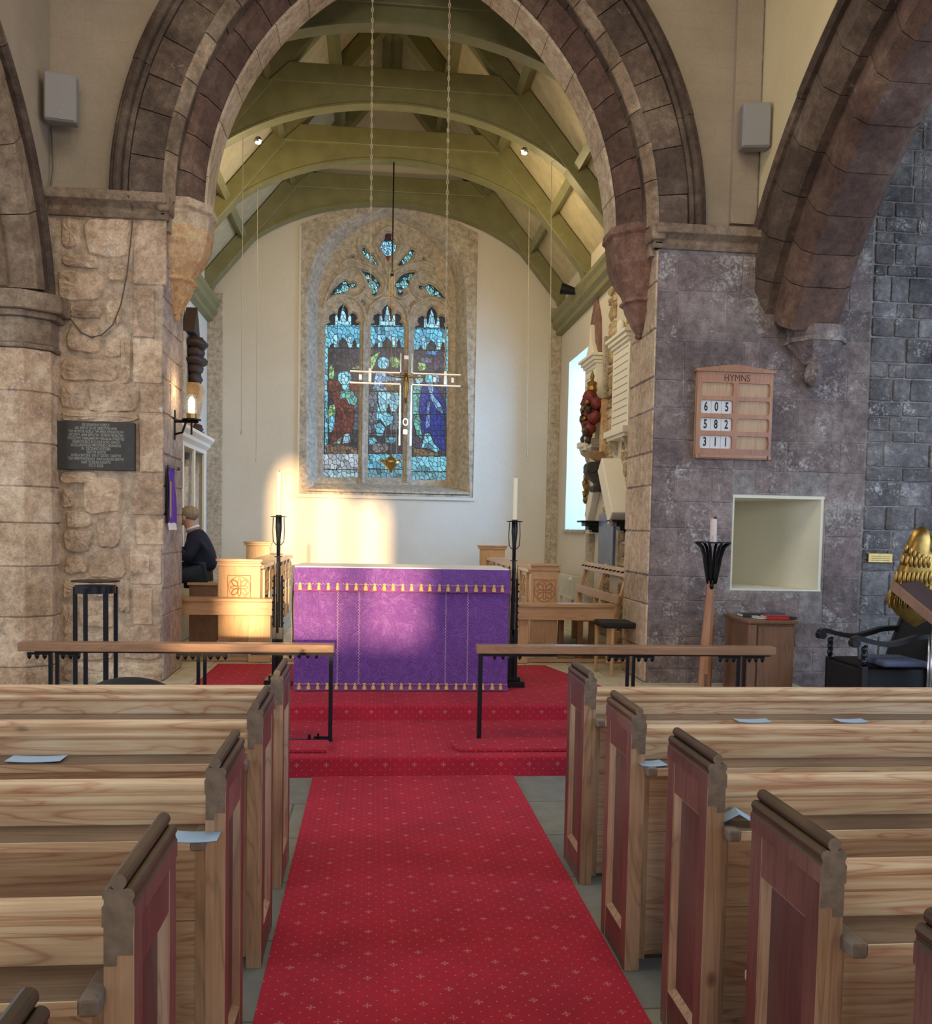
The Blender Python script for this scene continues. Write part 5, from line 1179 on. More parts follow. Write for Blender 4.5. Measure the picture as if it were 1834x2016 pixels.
# hymn board
hb0, hb1 = PY(1367, 903, YA-.05), PY(1523, 738, YA-.05); x0, x1, z0, z1 = PY(1369,820,YA-.05)[0], PY(1518,820,YA-.05)[0], PY(1440,904,YA-.05)[2], PY(1440,732,YA-.05)[2]
hb = thing('hymn_board', 'oak hymn board reading HYMNS with three white numbers', 'hymn board', ((x0+x1)/2, YA-.04, z0))
obj('back_board', M().box(x0, x1, YA-.045, YA-.016, z0, z1), MT['hymn_in'], hb)
ux = lambda u: x0+(u-185)/(1600-185)*(x1-x0); vz = lambda v: z1-(v-330)/(1940-330)*(z1-z0)
m = M(); yf = YA-.062
rowsv = [(540,785),(865,1110),(1190,1430),(1515,1755)]
colsu = [(262,868),(938,1552)]
slots = []
for a, b in rowsv:
    for c, d in colsu:
        U0, U1, V0, V1 = ux(c-0), ux(d), vz(b), vz(a); k = .012
        slots.append([(U0+k, V0), (U1-k, V0), (U1-k*.3, V0+.015), (U1, (V0+V1)/2), (U1-k*.3, V1-.015), (U1-k, V1), (U0+k, V1), (U0+k*.3, V1-.015), (U0, (V0+V1)/2), (U0+k*.3, V0+.015)])
me = curve_mesh([[(x0, z0), (x1, z0), (x1, z1), (x0, z1)]]+slots, .010, .0); obj('fretted_frame', M().merge(me, fn=lambda p: (p[0], YA-.055+p[2], p[1])), MT['hymn'], hb)
m = M().prism([(x0-.02, z1-.02), (x1+.02, z1-.02), (x1+.02, z1+.005), ((x0+x1)/2+.12, z1+.04), ((x0+x1)/2, z1+.052), ((x0+x1)/2-.12, z1+.04), (x0-.02, z1+.005)], 'y', YA-.085, YA-.016); m.v = [(v[0], v[1], v[2]+.012) for v in m.v]; obj('pediment', m, MT['hymn'], hb, bevel=.004)
obj('bottom_shelf', M().box(x0+.035, x1-.04, YA-.078, YA-.06, z0+.008, z0+.04).box(x0, x0+.03, YA-.08, YA-.06, z0, z0+.035).box(x1-.03, x1, YA-.08, YA-.06, z0, z0+.035), MT['hymn'], hb, bevel=.003)
text_on(hb, 'title_lettering', 'HYMNS', ux(920), vz(452), YA-.0655, .085, MT['darktext'], .88)
for r_, (num, (a, b)) in enumerate(zip(('605', '582', '311'), rowsv[1:])):
    w = (ux(855)-ux(270))/3
    for k, ch in enumerate(num):
        xx = ux(270)+w*k; tl = tag(obj('number_card', M().box(xx+.0015, xx+w-.0015, YA-.050, YA-.0455, vz(b)+.003, vz(a)-.003), MT['card']), 'white card %s, %s in the %s row of the hymn board' % (ch, ('first', 'middle', 'last')[k], ('top', 'middle', 'bottom')[r_]), 'number card', 'white hymn numbers')
        text_on(tl, 'numeral', ch, xx+w*(.5 if k else .5), (vz(a)+vz(b))/2, YA-.0505, .112, MT['blacktext'], .62, bold=.003)
# brass name plate on right wall
q0, q1 = PY(1707, 1107, YA-.02), PY(1755, 1090, YA-.02); bp = thing('brass_plate', 'small engraved brass plate beside the eagle lectern', 'plaque', q0)
obj('plate', M().box(q0[0], q1[0], YA-.034, YA-.012, q0[2], q1[2]), MT['brass'], bp, bevel=.002)
m = M()
for k in range(3): m.box(q0[0]+.03, q1[0]-.03, YA-.0345, YA-.0335, q0[2]+.018+.018*k, q0[2]+.022+.018*k)
obj('engraved_line', m, MT['cable'], bp)
# banner on the left pier reveal
xb = -1.80; bn = thing('purple_banner', 'narrow purple fringed banner hung on the left pier', 'banner', (xb, 8.5, 1.7))
rows = []
b0, b1 = 8.26, 8.58; zt_, zb2 = PX(330, 920, xb)[2], PX(340, 1030, xb)[2]
for j in range(13): rows.append([(xb+.012*math.sin(i*1.1+j*.3), b0+(b1-b0)*i/10, zt_-(zt_-zb2)*j/12) for i in range(11)])
obj('cloth', M().surf(rows), MT['banner'], bn, smooth=True); obj('cloth_border', M().box(xb-.008, xb+.004, b0-.01, b0+.02, zb2, zt_), MT['black'], bn)
obj('pole', M().tube([(xb+.01, b0-.05, zt_+.01), (xb+.01, b1+.05, zt_+.01)], .009, 8).ell((xb+.01, b1+.05, zt_+.01), (.016,.016,.016)), MT['iron'], bn)
obj('gold_strip', M().box(xb+.012, xb+.018, b0+.03, b0+.06, zb2+.05, zt_-.12), MT['tassel'], bn)
m = M()
for k in range(14): m.tube([(xb, b0+.01+.023*k, zb2+.005), (xb+.01, b0+.01+.023*k, zb2-.06)], .005, 4)
obj('fringe', m, MT['white'], bn)
# bracket lamp on the pier
q = PY(377, 830, 8.62); lx_, ly_, lz_ = q; wl = thing('wall_lamp', 'lit glass candle lamp on an iron bracket beside left pier', 'wall lamp', q)
m = M().tube([(-1.82, ly_, lz_+.0), (lx_+.06, ly_, lz_+.0)], .014, 8); m.tube([(-1.82, ly_, lz_-.12), (-1.75, ly_, lz_-.10), (-1.72, ly_, lz_-.01)], .011, 6)
m.box(-1.838, -1.815, ly_-.03, ly_+.03, lz_-.17, lz_+.10); obj('bracket', m, MT['iron'], wl)
m = M().lathe([(.03,.008),(.085,.010),(.085,.022),(.03,.022)], q, 16); m.cyl((lx_, ly_, lz_-.12), (lx_, ly_, lz_+.02), .009); obj('lamp_ring', m, MT['iron'], wl)
obj('lamp_socket', M().lathe([(.04,.02),(.045,.03),(.045,.07),(.036,.075)], q, 14), MT['brass'], wl)
obj('glass_chimney', M().lathe([(.038,.07),(.047,.10),(.047,.20),(.036,.235),(.030,.24)], q, 16), MT['clear'], wl, smooth=True)
obj('lit_bulb', M().lathe([(.018,.07),(.028,.09),(.028,.19),(.014,.22),(.001,.225)], q, 10), MT['flame'], wl, smooth=True)
lamp('wall_lamp_light', 'POINT', (lx_, ly_, lz_+.30), 3.0, (1, .66, .32), .04)

# iron flower stand on the left
sx_, sy_ = PY(188, 1142, 7.62)[0], 7.62; fs = thing('iron_stand', 'round black iron flower stand in front of the left pier', 'stand', (sx_, sy_, 0))
obj('top_disc', M().lathe([(.10,1.155),(.185,1.160),(.185,1.170),(.02,1.172)], (sx_, sy_, 0), 28), MT['iron'], fs)
for z in (1.10, .12): obj('hoop', M().lathe([(.150,z-.03),(.156,z-.03),(.156,z+.03),(.150,z+.03)], (sx_, sy_, 0), 28), MT['iron_blue'], fs)
for k in range(6):
    a = k*PI/3+.3; x, y = sx_+.152*math.cos(a), sy_+.152*math.sin(a); o = obj('upright', M().box(x-.016, x+.016, y-.010, y+.010, .0, 1.12), MT['iron_blue'], fs, bevel=.003)
    obj('bolt', M().ell((x, y-.012, 1.09), (.008,.006,.008), 8, 5), MT['iron'], o)
# black domed thing behind the front left pew
q = PY(255, 1342, 5.3); m = M().ell((q[0], 5.3, .0), (.24, .2, .765+.0), 18, 12); m.v = [v for v in m.v]
m = M()
for i in range(14):
    a = PI*i/13; 
m.ell((q[0], 5.3, q[2]-.10), (.26, .16, .125), 20, 10); bg = thing('black_bag', 'black bag top just showing over the front left pew', 'bag', (q[0], 5.3, 0)); obj('bag_top', m, MT['black'], bg, smooth=True)
obj('bag_body', M().box(q[0]-.24, q[0]+.24, 5.18, 5.42, .0, q[2]-.09), MT['black'], bg, bevel=.05, seg=3)
obj('bag_handle', M().tube([(q[0]+.05+.12*math.cos(a), 5.14, q[2]-.04+.055*math.sin(a)) for a in [PI*k/8 for k in range(9)]], .006, 6), MT['black'], bg)
# ================================================================ RIGHT OF THE ARCH
# tall torch-like candle holder
tx, ty = PY(1396, 1200, 7.72)[0], 7.72; tr = thing('torch_stand', 'wooden pole torch stand with black iron basket and candle', 'candle stand', (tx, ty, 0))
zt1 = PY(1404, 1068, ty)[2]; xt = PY(1403, 1068, ty)[0]
obj('pole', M().tube([(tx-.03, ty, 0), (tx-.01, ty, .7), (xt-.005, ty, zt1-.33)], [.062,.052,.034], 10), MT['hymn'], tr, smooth=False)
obj('foot_groove', M().box(tx-.045, tx-.03, ty-.065, ty-.05, .05, .42), MT['brownwood'], tr)
for k in range(8):
    a = k*PI/4+.2; ca, sa = math.cos(a), math.sin(a)
    obj('basket_rib', M().tube([(xt+ca*.035, ty+sa*.035, zt1-.36), (xt+ca*.040, ty+sa*.040, zt1-.30), (xt+ca*.055, ty+sa*.055, zt1-.22), (xt+ca*.072, ty+sa*.072, zt1-.12), (xt+ca*.10, ty+sa*.10, zt1-.04), (xt+ca*.15, ty+sa*.15, zt1)], [.010,.016,.016,.014,.013,.011], 6), MT['iron'], tr, smooth=True)
obj('top_ring', M().lathe([(.130,zt1-.006),(.155,zt1-.006),(.155,zt1+.006),(.130,zt1+.006)], (xt, ty, 0), 24).lathe([(.002,zt1-.01),(.13,zt1-.005),(.13,zt1-.002),(.002,zt1-.004)], (xt, ty, 0), 20), MT['iron'], tr)
obj('pendant_knob', M().ell((xt-.01, ty-.03, zt1-.38), (.02,.02,.03)), MT['iron'], tr, smooth=True)
cnd = M().lathe([(.030,zt1),(.030,zt1+.17),(.026,zt1+.205),(.012,zt1+.21),(.001,zt1+.20)], (xt, ty, 0), 14)
cn = obj('thick_candle', cnd, MT['oldcandle'], tr, label='stubby pink white candle'); obj('charred_wick', M().ell((xt+.008, ty-.01, zt1+.205), (.016,.014,.018), 8, 6, jit=.2), MT['iron'], cn)
for k in range(3):
    a = k*2.1; obj('candle_pin', M().cyl((xt+.034*math.cos(a), ty+.034*math.sin(a), zt1-.002), (xt+.034*math.cos(a), ty+.034*math.sin(a), zt1+.06), .004, n=6), MT['silver'], tr)
# brown cabinet
y0, y1 = 7.35, 7.95; xa, xb_ = PY(1474, 1240, y0)[0], PY(1567, 1240, y0)[0]; zt2 = PY(1520, 1222, y0)[2]
xl_ = PY(1431, 1240, 7.9)[0]
cb = thing('wooden_cabinet', 'plain brown wooden cupboard under the niche', 'cabinet', ((xa+xb_)/2, 7.6, 0))
dx = -.16
def shear(m): m.v = [(v[0]+(v[1]-y0)*(xl_-xa)/(7.9-y0)*.5, v[1], v[2]) for v in m.v]; return m
obj('carcass', shear(M().box(xa+.01, xb_-.01, y0+.02, y1, 0, zt2-.03)), MT['brownwood'], cb, bevel=.003)
obj('top', shear(M().box(xa-.01, xb_+.015, y0-.01, y1, zt2-.028, zt2)), MT['brownwood'], cb, bevel=.006)
obj('door', shear(M().box(xa+.085, xb_-.012, y0+.006, y0+.022, .05, zt2-.05)), MT['brownwood'], cb, bevel=.003)
obj('front_stile', shear(M().box(xa+.0, xa+.07, y0+.004, y0+.022, 0, zt2-.035).box(xa+.01, xb_-.01, y0+.006, y0+.02, 0, .05)), MT['brownwood'], cb, bevel=.003)
# books
def book(x0_, x1_, yy0, yy1, z0_, z1_, mat, lab, nm='hymn_book'):
    r = thing(nm, lab, 'book', ((x0_+x1_)/2, (yy0+yy1)/2, z0_), 'books lying on the brown cabinet')
    obj('cover', M().box(x0_, x1_, yy0, yy1, z0_, z0_+.004).box(x0_, x1_, yy0, yy1, z1_-.004, z1_).box(x0_, x1_, yy0, yy0+.005, z0_, z1_), mat, r, bevel=.0015)
    obj('page_block', M().box(x0_+.004, x1_-.004, yy0+.005, yy1-.004, z0_+.004, z1_-.004), MT['page'], r)
bz = zt2+.001; B = lambda u: PY(u, 1215, 7.5)[0]
book(B(1501), B(1545), 7.42, 7.56, bz, bz+.032, MT['redbook'], 'red hymn book lying on the cabinet, spine to the front')
book(B(1547), B(1562), 7.44, 7.58, bz, bz+.022, MT['blackbook'], 'dark book at the right end of the cabinet top')
book(B(1488), B(1500), 7.44, 7.6, bz, bz+.018, MT['page'], 'pale grey booklet left of the red hymn book', 'booklet')
book(B(1475), B(1530), 7.64, 7.78, bz, bz+.028, MT['blackbook'], 'dark book lying behind the red hymn book')
book(B(1525), B(1558), 7.62, 7.78, bz, bz+.035, MT['blueseat'], 'blue grey book lying behind the dark book end')
# armchair: barley-twist arms, raked back; frame of the chair in its own axes, turned
ch = thing('armchair', 'black carved armchair with barley twist arms and dark seat', 'chair', (4.15, 6.95, 0))
cxh, cyh = 4.02, 6.95
def tw(m): return m
zs_ = PY(1745, 1300, 6.7)[2]
fx = PY(1640, 1320, 7.25)[0]     # front of the seat is on the left
def C3(u, v, y): return PY(u, v, y)
near, far_ = 6.72, 7.28
za_n = C3(1690, 1262, near)[2]; za_f = C3(1640, 1243, far_)[2]
za = (za_n+za_f)/2
xf_ = C3(1634, 1320, far_)[0]-.02; xn_ = C3(1697, 1320, near)[0]
xfront = (xf_+xn_)/2
seatz = C3(1745, 1300, 7.0)[2]
sk = xn_-xf_
def shx(x, y): return x+(far_-y)/(far_-near)*sk*1.0     # the chair stands turned: its near side sits farther right
def shp(m): m.v = [(shx(v[0], v[1]), v[1], v[2]) for v in m.v]; return m
xf0 = xf_
obj('seat_box', shp(M().box(xf0-.01, xf0+.56, near, far_, .20, seatz-.035)), MT['black'], ch, bevel=.012, label='deep black covered seat box')
obj('seat_cushion', shp(M().box(xf0+.02, xf0+.56, near+.06, far_-.03, seatz-.035, seatz)), MT['black'], ch, bevel=.015)
for yy in (near, far_):
    obj('front_leg', shp(M().box(xf0-.015, xf0+.035, yy-.025, yy+.025, 0, seatz-.01)), MT['blackwood'], ch, bevel=.004)
    obj('back_leg', shp(M().box(xf0+.52, xf0+.57, yy-.025, yy+.025, 0, seatz)), MT['blackwood'], ch, bevel=.004)
    P = []; R_ = []
    for k in range(33):
        t = k/32; z = seatz+.0+(za-.05-seatz)*t; a = t*2*PI*3; P.append((xf0+.01+.008*math.cos(a), yy+.008*math.sin(a), z)); R_.append(.019+.006*math.sin(t*PI*12))
    obj('barley_twist_post', shp(M().tube(P, R_, 8)), MT['blackwood'], ch, smooth=True)
    A_ = [(xf0-.10, za-.03), (xf0-.09, za+.005), (xf0-.04, za+.018), (xf0+.05, za-.005), (xf0+.20, za-.028), (xf0+.34, za-.0), (xf0+.46, za+.035), (xf0+.62, za+.045)]
    m = M(); rows = []
    for x, z in smooth(A_, 4): rows.append([(x, yy-.035, z-.022), (x, yy+.035, z-.022), (x, yy+.035, z+.016), (x, yy-.035, z+.016)])
    m.surf(rows, closed=True); m.add(rows[0], [(0,1,2,3)]); m.add(rows[-1], [(0,1,2,3)]); m.cyl((xf0-.075, yy-.037, za-.022), (xf0-.075, yy+.037, za-.022), .034, n=14)
    obj('scrolled_arm', shp(m), MT['blackwood'], ch, bevel=.006)
m = M().hexa([(xf0+.50, near+.03, seatz), (xf0+.56, near+.03, seatz), (xf0+.56, far_-.03, seatz), (xf0+.50, far_-.03, seatz)], [(xf0+.74, near+.03, seatz+.62), (xf0+.80, near+.03, seatz+.62), (xf0+.80, far_-.03, seatz+.62), (xf0+.74, far_-.03, seatz+.62)])
obj('raked_back', shp(m), MT['black'], ch, bevel=.01)
for yy in (near, far_): obj('back_stile', shp(M().hexa([(xf0+.50, yy-.022, seatz-.02), (xf0+.57, yy-.022, seatz-.02), (xf0+.57, yy+.022, seatz-.02), (xf0+.50, yy+.022, seatz-.02)], [(xf0+.74, yy-.022, seatz+.66), (xf0+.81, yy-.022, seatz+.66), (xf0+.81, yy+.022, seatz+.66), (xf0+.74, yy+.022, seatz+.66)])), MT['blackwood'], ch, bevel=.004)
ca_ = C3(1720, 1318, 6.74); cb_ = C3(1806, 1318, 6.74)
m = M().box(ca_[0], cb_[0], 6.60, 7.0, seatz+.002, seatz+.05); tag(obj('blue_cushion', m, MT['blueseat'], bevel=.018, seg=3), 'blue grey ribbed cushion on the black armchair seat', 'cushion')
# reading stand (brown sloping desk) and the gilt eagle behind it
ey = 6.15
rs = thing('music_stand', 'brown sloping book rest on a chrome stem', 'reading stand', (3.88, 5.9, 0))
a = PY(1752, 1156, 6.05); b = PY(1806, 1148, 6.35); c = PY(1870, 1205, 5.95); d = PY(1834+20, 1265, 5.72)
def lift(p, k): return (p[0]+.012, p[1], p[2]+k)
q4 = [PY(1750, 1160, 6.1), PY(1806, 1150, 6.3), PY(1885, 1215, 6.1), PY(1846, 1240, 5.85)]
obj('book_rest', M().hexa(q4, [lift(p, .03) for p in q4]), MT['darkrest'], rs, bevel=.004)
q5 = [q4[1], q4[2], (q4[2][0], q4[2][1]-.03, q4[2][2]+.01), (q4[1][0], q4[1][1]-.03, q4[1][2]+.01)]
obj('front_lip', M().hexa([q4[0], q4[3], (q4[3][0]+.02, q4[3][1], q4[3][2]), (q4[0][0]+.02, q4[0][1], q4[0][2])], [lift(q4[0], .06), lift(q4[3], .06), lift((q4[3][0]+.02, q4[3][1], q4[3][2]), .06), lift((q4[0][0]+.02, q4[0][1], q4[0][2]), .06)]), MT['brownwood'], rs)
s0 = PY(1830, 1222, 6.0); s1 = PY(1822, 1340, 6.0); m = M().tube([(s0[0]+.03, 6.0, s0[2]), (s1[0]+.025, 6.0, .35)], .011, 8); m.tube([(s1[0]+.02, 6.0, .35), (s1[0]+.2, 6.12, .012)], .009, 6); m.tube([(s1[0]+.02, 6.0, .35), (s1[0]-.16, 6.12, .012)], .009, 6); m.tube([(s1[0]+.02, 6.0, .35), (s1[0]+.03, 5.8, .012)], .009, 6)
m.tube([(s0[0]+.0, 6.0, s0[2]-.10), (s1[0]+.0, 5.98, .45)], .006, 6)
obj('chrome_stem', m, MT['silver'], rs, smooth=True); obj('clamp_knob', M().ell((s0[0]+.03, 5.98, s0[2]+.01), (.022,.02,.022)), MT['silver'], rs, smooth=True)
# eagle
el = thing('eagle_lectern', 'gilt eagle lectern, one feathered wing in view at right edge', 'lectern', (4.35, 6.8, 0))
gy = 6.38
def G(u, v, dy=0): return PY(u, v, gy+dy)
wing = [(1742,1182),(1760,1140),(1776,1095),(1788,1062),(1798,1044),(1812,1036),(1826,1040),(1832,1056),(1828,1074),(1836,1092),(1856,1104),(1866,1150),(1860,1205),(1800,1235),(1764,1210)]
# wing body: outline swelled in depth
def swell(poly, y, th):
    m = M(); n = len(poly); cx__ = sum(p[0] for p in poly)/n; cz__ = sum(p[2] for p in poly)/n; rows = []
    for s_, k in ((1, 1.0), (.86, .72), (.6, .95), (.3, 1.05)):
        pass
    L_ = [(1.0, 0), (.93, .55), (.75, .85), (.45, 1.0), (.12, 1.05)]
    for side in (-1, 1):
        rows = [[(cx__+(p[0]-cx__)*s_, y+side*th*k, cz__+(p[2]-cz__)*s_) for p in poly] for s_, k in L_]; m.surf(rows, closed=True); m.add(rows[-1], [tuple(range(n))])
    return m
W3 = [G(u, v) for u, v in wing]; obj('wing', swell(W3, gy, .05), MT['gold'], el, smooth=True)
for (r0, r1, n, sg) in (((1783,1086),(1832,1112),7,.6), ((1775,1108),(1846,1112),9,.8), ((1762,1142),(1856,1140),12,1), ((1757,1166),(1856,1168),12,1), ((1752,1190),(1850,1192),11,1)):
    for k in range(n):
        t = k/(n-1); u = r0[0]+(r1[0]-r0[0])*t; v = r0[1]+(r1[1]-r0[1])*t+3*math.sin(t*PI); e_ = min(1, 4*t*(1-t)+.25); p = G(u, v, -.030-.024*e_)
        obj('feather', M().ell((p[0], p[1], p[2]+.022), (.0155,.009,.040*sg+.01), 8, 8, rot=Matrix.Rotation(.10, 3, 'Y')), MT['gold'], el, smooth=True)
bx = G(1862, 1120)[0]; bz_ = 1.45
m = M().tube([(bx+.10, gy+.1, 1.05), (bx+.12, gy+.1, 1.25), (bx+.12, gy+.08, 1.48), (bx+.11, gy+.02, 1.62)], [.08,.15,.13,.07], 14); obj('eagle_body', m, MT['gold'], el, smooth=True)
m = M().ell((bx+.11, gy-.01, 1.70), (.06,.075,.065)); m.tube([(bx+.11, gy-.07, 1.70), (bx+.11, gy-.12, 1.69), (bx+.11, gy-.13, 1.655)], [.024,.016,.003], 8); obj('eagle_head', m, MT['gold'], el, smooth=True)
m = M().lathe([(.22,0),(.22,.05),(.15,.09),(.10,.14),(.05,.22),(.045,.6),(.07,.64),(.045,.68),(.05,.95),(.12,1.0),(.12,1.04),(.06,1.08)], (bx+.10, gy+.1, 0), 20); obj('turned_pedestal', m, MT['gold'], el, smooth=True)
b2 = [(2*(bx+.11)-p[0], p[1], p[2]) for p in W3]; obj('wing', swell(b2, gy, .05), MT['gold'], el, smooth=True)
# a thin chain hanging in the aisle
p = PY(1826, 150, 7.6); q = PY(1816, 465, 7.6); m = M(); chain(m, p[0], 7.6, q[2], q[2]+2.0, .04, .003); tag(obj('aisle_chain', m, MT['silver']), 'thin chain hanging in the dark aisle at the far right', 'chain')

# ================================================================ CHANCEL FURNITURE
def quatrefoil(m, x, z, y, s=.115, front=True):
    def ring(P, r): m.tube([(x+a*s, y, z+b*s) for a, b in P], r, 5, closed=True)
    ring([(-1,-1.05),(1,-1.05),(1,1.05),(-1,1.05)], .005)
    ring([(.95*math.cos(a), .95*math.sin(a)) for a in [2*PI*k/20 for k in range(20)]], .005)
    for k in range(4):
        a0 = PI/4+k*PI/2; c, s_ = math.cos(a0), math.sin(a0)
        ring([(c*(.55+.33*math.cos(a))-s_*.20*math.sin(a), s_*(.55+.33*math.cos(a))+c*.20*math.sin(a)) for a in [2*PI*i/12 for i in range(12)]], .006)
        a0 = k*PI/2; c, s_ = math.cos(a0), math.sin(a0)
        ring([(c*(.42+.36*math.cos(a))-s_*.12*math.sin(a), s_*(.42+.36*math.cos(a))+c*.12*math.sin(a)) for a in [2*PI*i/10 for i in range(10)]], .005)
def stall(side, lab, x0, x1, xfront, y0=9.50, y1=12.9, zt=1.29, zt2=1.40):
    r = thing('choir_stall', lab, 'choir stall', ((x0+x1)/2, y0, ZC), 'choir stalls')
    m = M().box(x0, x1, y0, y0+.05, ZC+.20, zt-.075); e = obj('end_panel', m, MT['oak'], r, bevel=.003)
    m = M()
    for k, (a, b) in enumerate(((zt-.075, .012), (zt-.045, .004), (zt-.025, .022))): m.box(x0-b, x1+b, y0-b, y0+.05+b, a, a+(.03,.02,.025)[k])
    obj('moulded_cap', m, MT['oak_x'], e, bevel=.003)
    m = M(); quatrefoil(m, (x0+x1)/2, zt-.29, y0-.002); obj('carved_quatrefoil', m, MT['hymn'], e)
    obj('stone_plinth', M().box(x0-.01, x1+.01, y0+.005, y1, ZC+.001, ZC+.20), MT['winstone'], r)
    # desk front running back along the chancel with pierced tracery
    s_ = 1 if side == 'left' else -1; xf = x1 if side == 'left' else x0
    m = M().box(min(xf, xf-s_*.04), max(xf, xf-s_*.04), y0+.05, y1, zt-.28-.12, zt-.03-.08); m.box(min(xf, xf-s_*.03), max(xf, xf-s_*.03), y0+.05, y1, ZC+.2, zt-.5)
    obj('desk_front', m, MT['oak_x'], r)
    m = M().box(min(xf+s_*.03, xf-s_*.32), max(xf+s_*.03, xf-s_*.32), y0+.05, y1, zt-.10, zt-.06); obj('book_slope', m, MT['oak_x'], r, bevel=.006)
    k = 0; y = y0+.25
    while y < y1-.25:
        o = obj('pierced_panel', M().box(min(xf-s_*.005, xf+s_*.006), max(xf-s_*.005, xf+s_*.006), y, y+.36, zt-.38, zt-.14), MT['brownwood'], r)
        m = M()
        for q in range(3):
            cy_ = y+.06+.12*q
            for a in (0, 1): m.tube([(xf+s_*.010, cy_+.045*math.cos(t), zt-.20-.11*a+.045*math.sin(t)) for t in [2*PI*i/10 for i in range(10)]], .008, 4, closed=True)
        obj('tracery', m, MT['oak'], o)
        obj('muntin', M().box(min(xf, xf+s_*.02), max(xf, xf+s_*.02), y-.05, y-.01, ZC+.2, zt-.06), MT['oak'], r); y += .46
    # seat behind
    xs = x0 if side == 'left' else x1
    bw = .42 if side == 'left' else .2
    obj('bench', M().box(min(xs, xs-s_*bw), max(xs, xs-s_*bw), y0+1.5, y1, ZC+.40, ZC+.44), MT['oak_x'], r, bevel=.005)
    obj('bench_support', M().box(min(xs-s_*.05, xs-s_*(bw-.02)), max(xs-s_*.05, xs-s_*(bw-.02)), y1-.05, y1, ZC+.01, ZC+.40), MT['oak'], r)
    # far end panel, a little higher
    xe0, xe1 = (PY(484, 1100, y1)[0], PY(531, 1100, y1)[0]) if side == 'left' else (PY(1002, 1110, y1)[0], PY(1020, 1110, y1)[0]-.0)
    if side == 'right': xe0, xe1 = x0-.12, x0+.25
    m = M().box(xe0, xe1, y1, y1+.05, ZC+.01, zt2-.05); o = obj('far_end_panel', m, MT['oak'], r, bevel=.003)
    m = M().box(xe0-.02, xe1+.02, y1-.02, y1+.07, zt2-.05, zt2-.015).box(xe0-.035, xe1+.035, y1-.035, y1+.085, zt2-.015, zt2+.005); obj('far_end_cap', m, MT['oak_x'], o, bevel=.003)
    return r
q0, q1 = PY(429,1200,9.5)[0], PY(512,1200,9.5)[0]
stall('left', 'light oak choir stall with carved quatrefoil end, left of altar', q0, q1, 1)
r0, r1 = PY(1044,1200,9.5)[0], PY(1097,1200,9.5)[0]
stall('right', 'light oak choir stall with carved quatrefoil end, right of altar', r0, r1, -1, y1=13.2)
# oak frontal rails crossing in front of the stalls
def crail(x0, x1, y, z0, z1, lab, sups):
    r = thing('chancel_rail', lab, 'rail', ((x0+x1)/2, y, ZC), 'deep oak rails before the choir stalls')
    obj('front_board', M().box(x0, x1, y, y+.035, z0, z1-.035), MT['oak_x'], r, bevel=.003); obj('top_board', M().box(x0-.004, x1+.006, y-.02, y+.20, z1-.034, z1), MT['oak_x'], r, bevel=.004)
    for a, b in sups: obj('support_panel', M().box(a, b, y+.06, y+.09, ZC+.2*0+.001, z1-.036), MT['oak'], r, bevel=.003)
    return r
ry = 9.28; f = lambda u, v=1200: PY(u, v, ry)[0]
crail(-1.98, f(535), ry, PY(450,1211,ry)[2], PY(450,1178,ry)[2], 'oak rail board left of the altar, in front of the carved stall end', [(f(487), f(531)), (-1.97, -1.93)])
crail(f(1017), 2.50, ry, PY(1100,1221,ry)[2], PY(1100,1189,ry)[2], 'oak rail board right of the altar, in front of the carved stall end', [(f(1020), f(1042)), (2.44, 2.49)])
# dark square thing by the left stall end
# organ bench, organ case and player
ob = thing('organ_bench', 'brown panelled organ bench under the seated man', 'bench', (-1.85, 10.55, ZC))
bx0, bx1 = PY(372,1200,10.3)[0], PY(428,1200,10.3)[0]; bzt = PY(400,1147,10.3)[2]
obj('bench_top', M().box(bx0-.02, bx1+.02, 10.28, 10.75, bzt-.03, bzt), MT['oak_x'], ob, bevel=.004)
obj('front_panel', M().box(bx0, bx1, 10.30, 10.33, ZC+.002, bzt-.03), MT['brownwood'], ob); obj('back_panel', M().box(bx0, bx1, 10.70, 10.73, ZC+.002, bzt-.03), MT['brownwood'], ob); obj('side_panel', M().box(bx1-.03, bx1, 10.33, 10.70, ZC+.002, bzt-.03), MT['brownwood'], ob)
oc = thing('organ_case', 'cream painted organ case with cornice against left chancel wall', 'organ', (XL+.3, 11, ZC))
xo = -2.20; ya_, yb_ = 9.55, 12.7
zc0 = PX(410, 893, xo)[2]
cz_o = PX(412, 885, xo)
yb_ = PX(405, 900, xo)[1]; zo = PX(405, 895, xo)[2]
m = M().prism([(XL+.002, zo), (xo, zo), (xo, zo+.05), (xo+.05, zo+.09), (xo+.05, zo+.13), (xo+.10, zo+.17), (xo+.10, zo+.21), (XL+.002, zo+.21)], 'y', ya_, yb_+.06); obj('cornice', m, MT['marble'], oc, bevel=.004)
obj('side_board', M().box(XL+.01, xo, yb_-.04, yb_, ZC+.002, zo), MT['marble'], oc)
yy = ya_
k = 0
for t in range(5):
    y_ = ya_+(yb_-.10-ya_)*t/4; obj('upright', M().box(xo-.03, xo, y_, y_+.07, 1.30, zo), MT['marble'], oc, bevel=.004)
for t in range(28):
    y_ = ya_+.12+(yb_-ya_-.2)*t/27; obj('organ_pipe', M().tube([(xo-.10, y_, 1.32), (xo-.10, y_, 1.42), (xo-.10, y_, zo-.02-.25*abs(math.sin(t*.45)))], [.008,.040,.040], 8), MT['winstone'], oc, smooth=True)
obj('console', M().box(XL+.01, xo-.02, ya_, yb_, ZC+.002, 1.30), MT['cream_plaster'], oc, bevel=.004); obj('keyboard', M().box(xo-.02, xo+.10, 10.1, 11.1, 1.10, 1.16), MT['brownwood'], oc, bevel=.004)
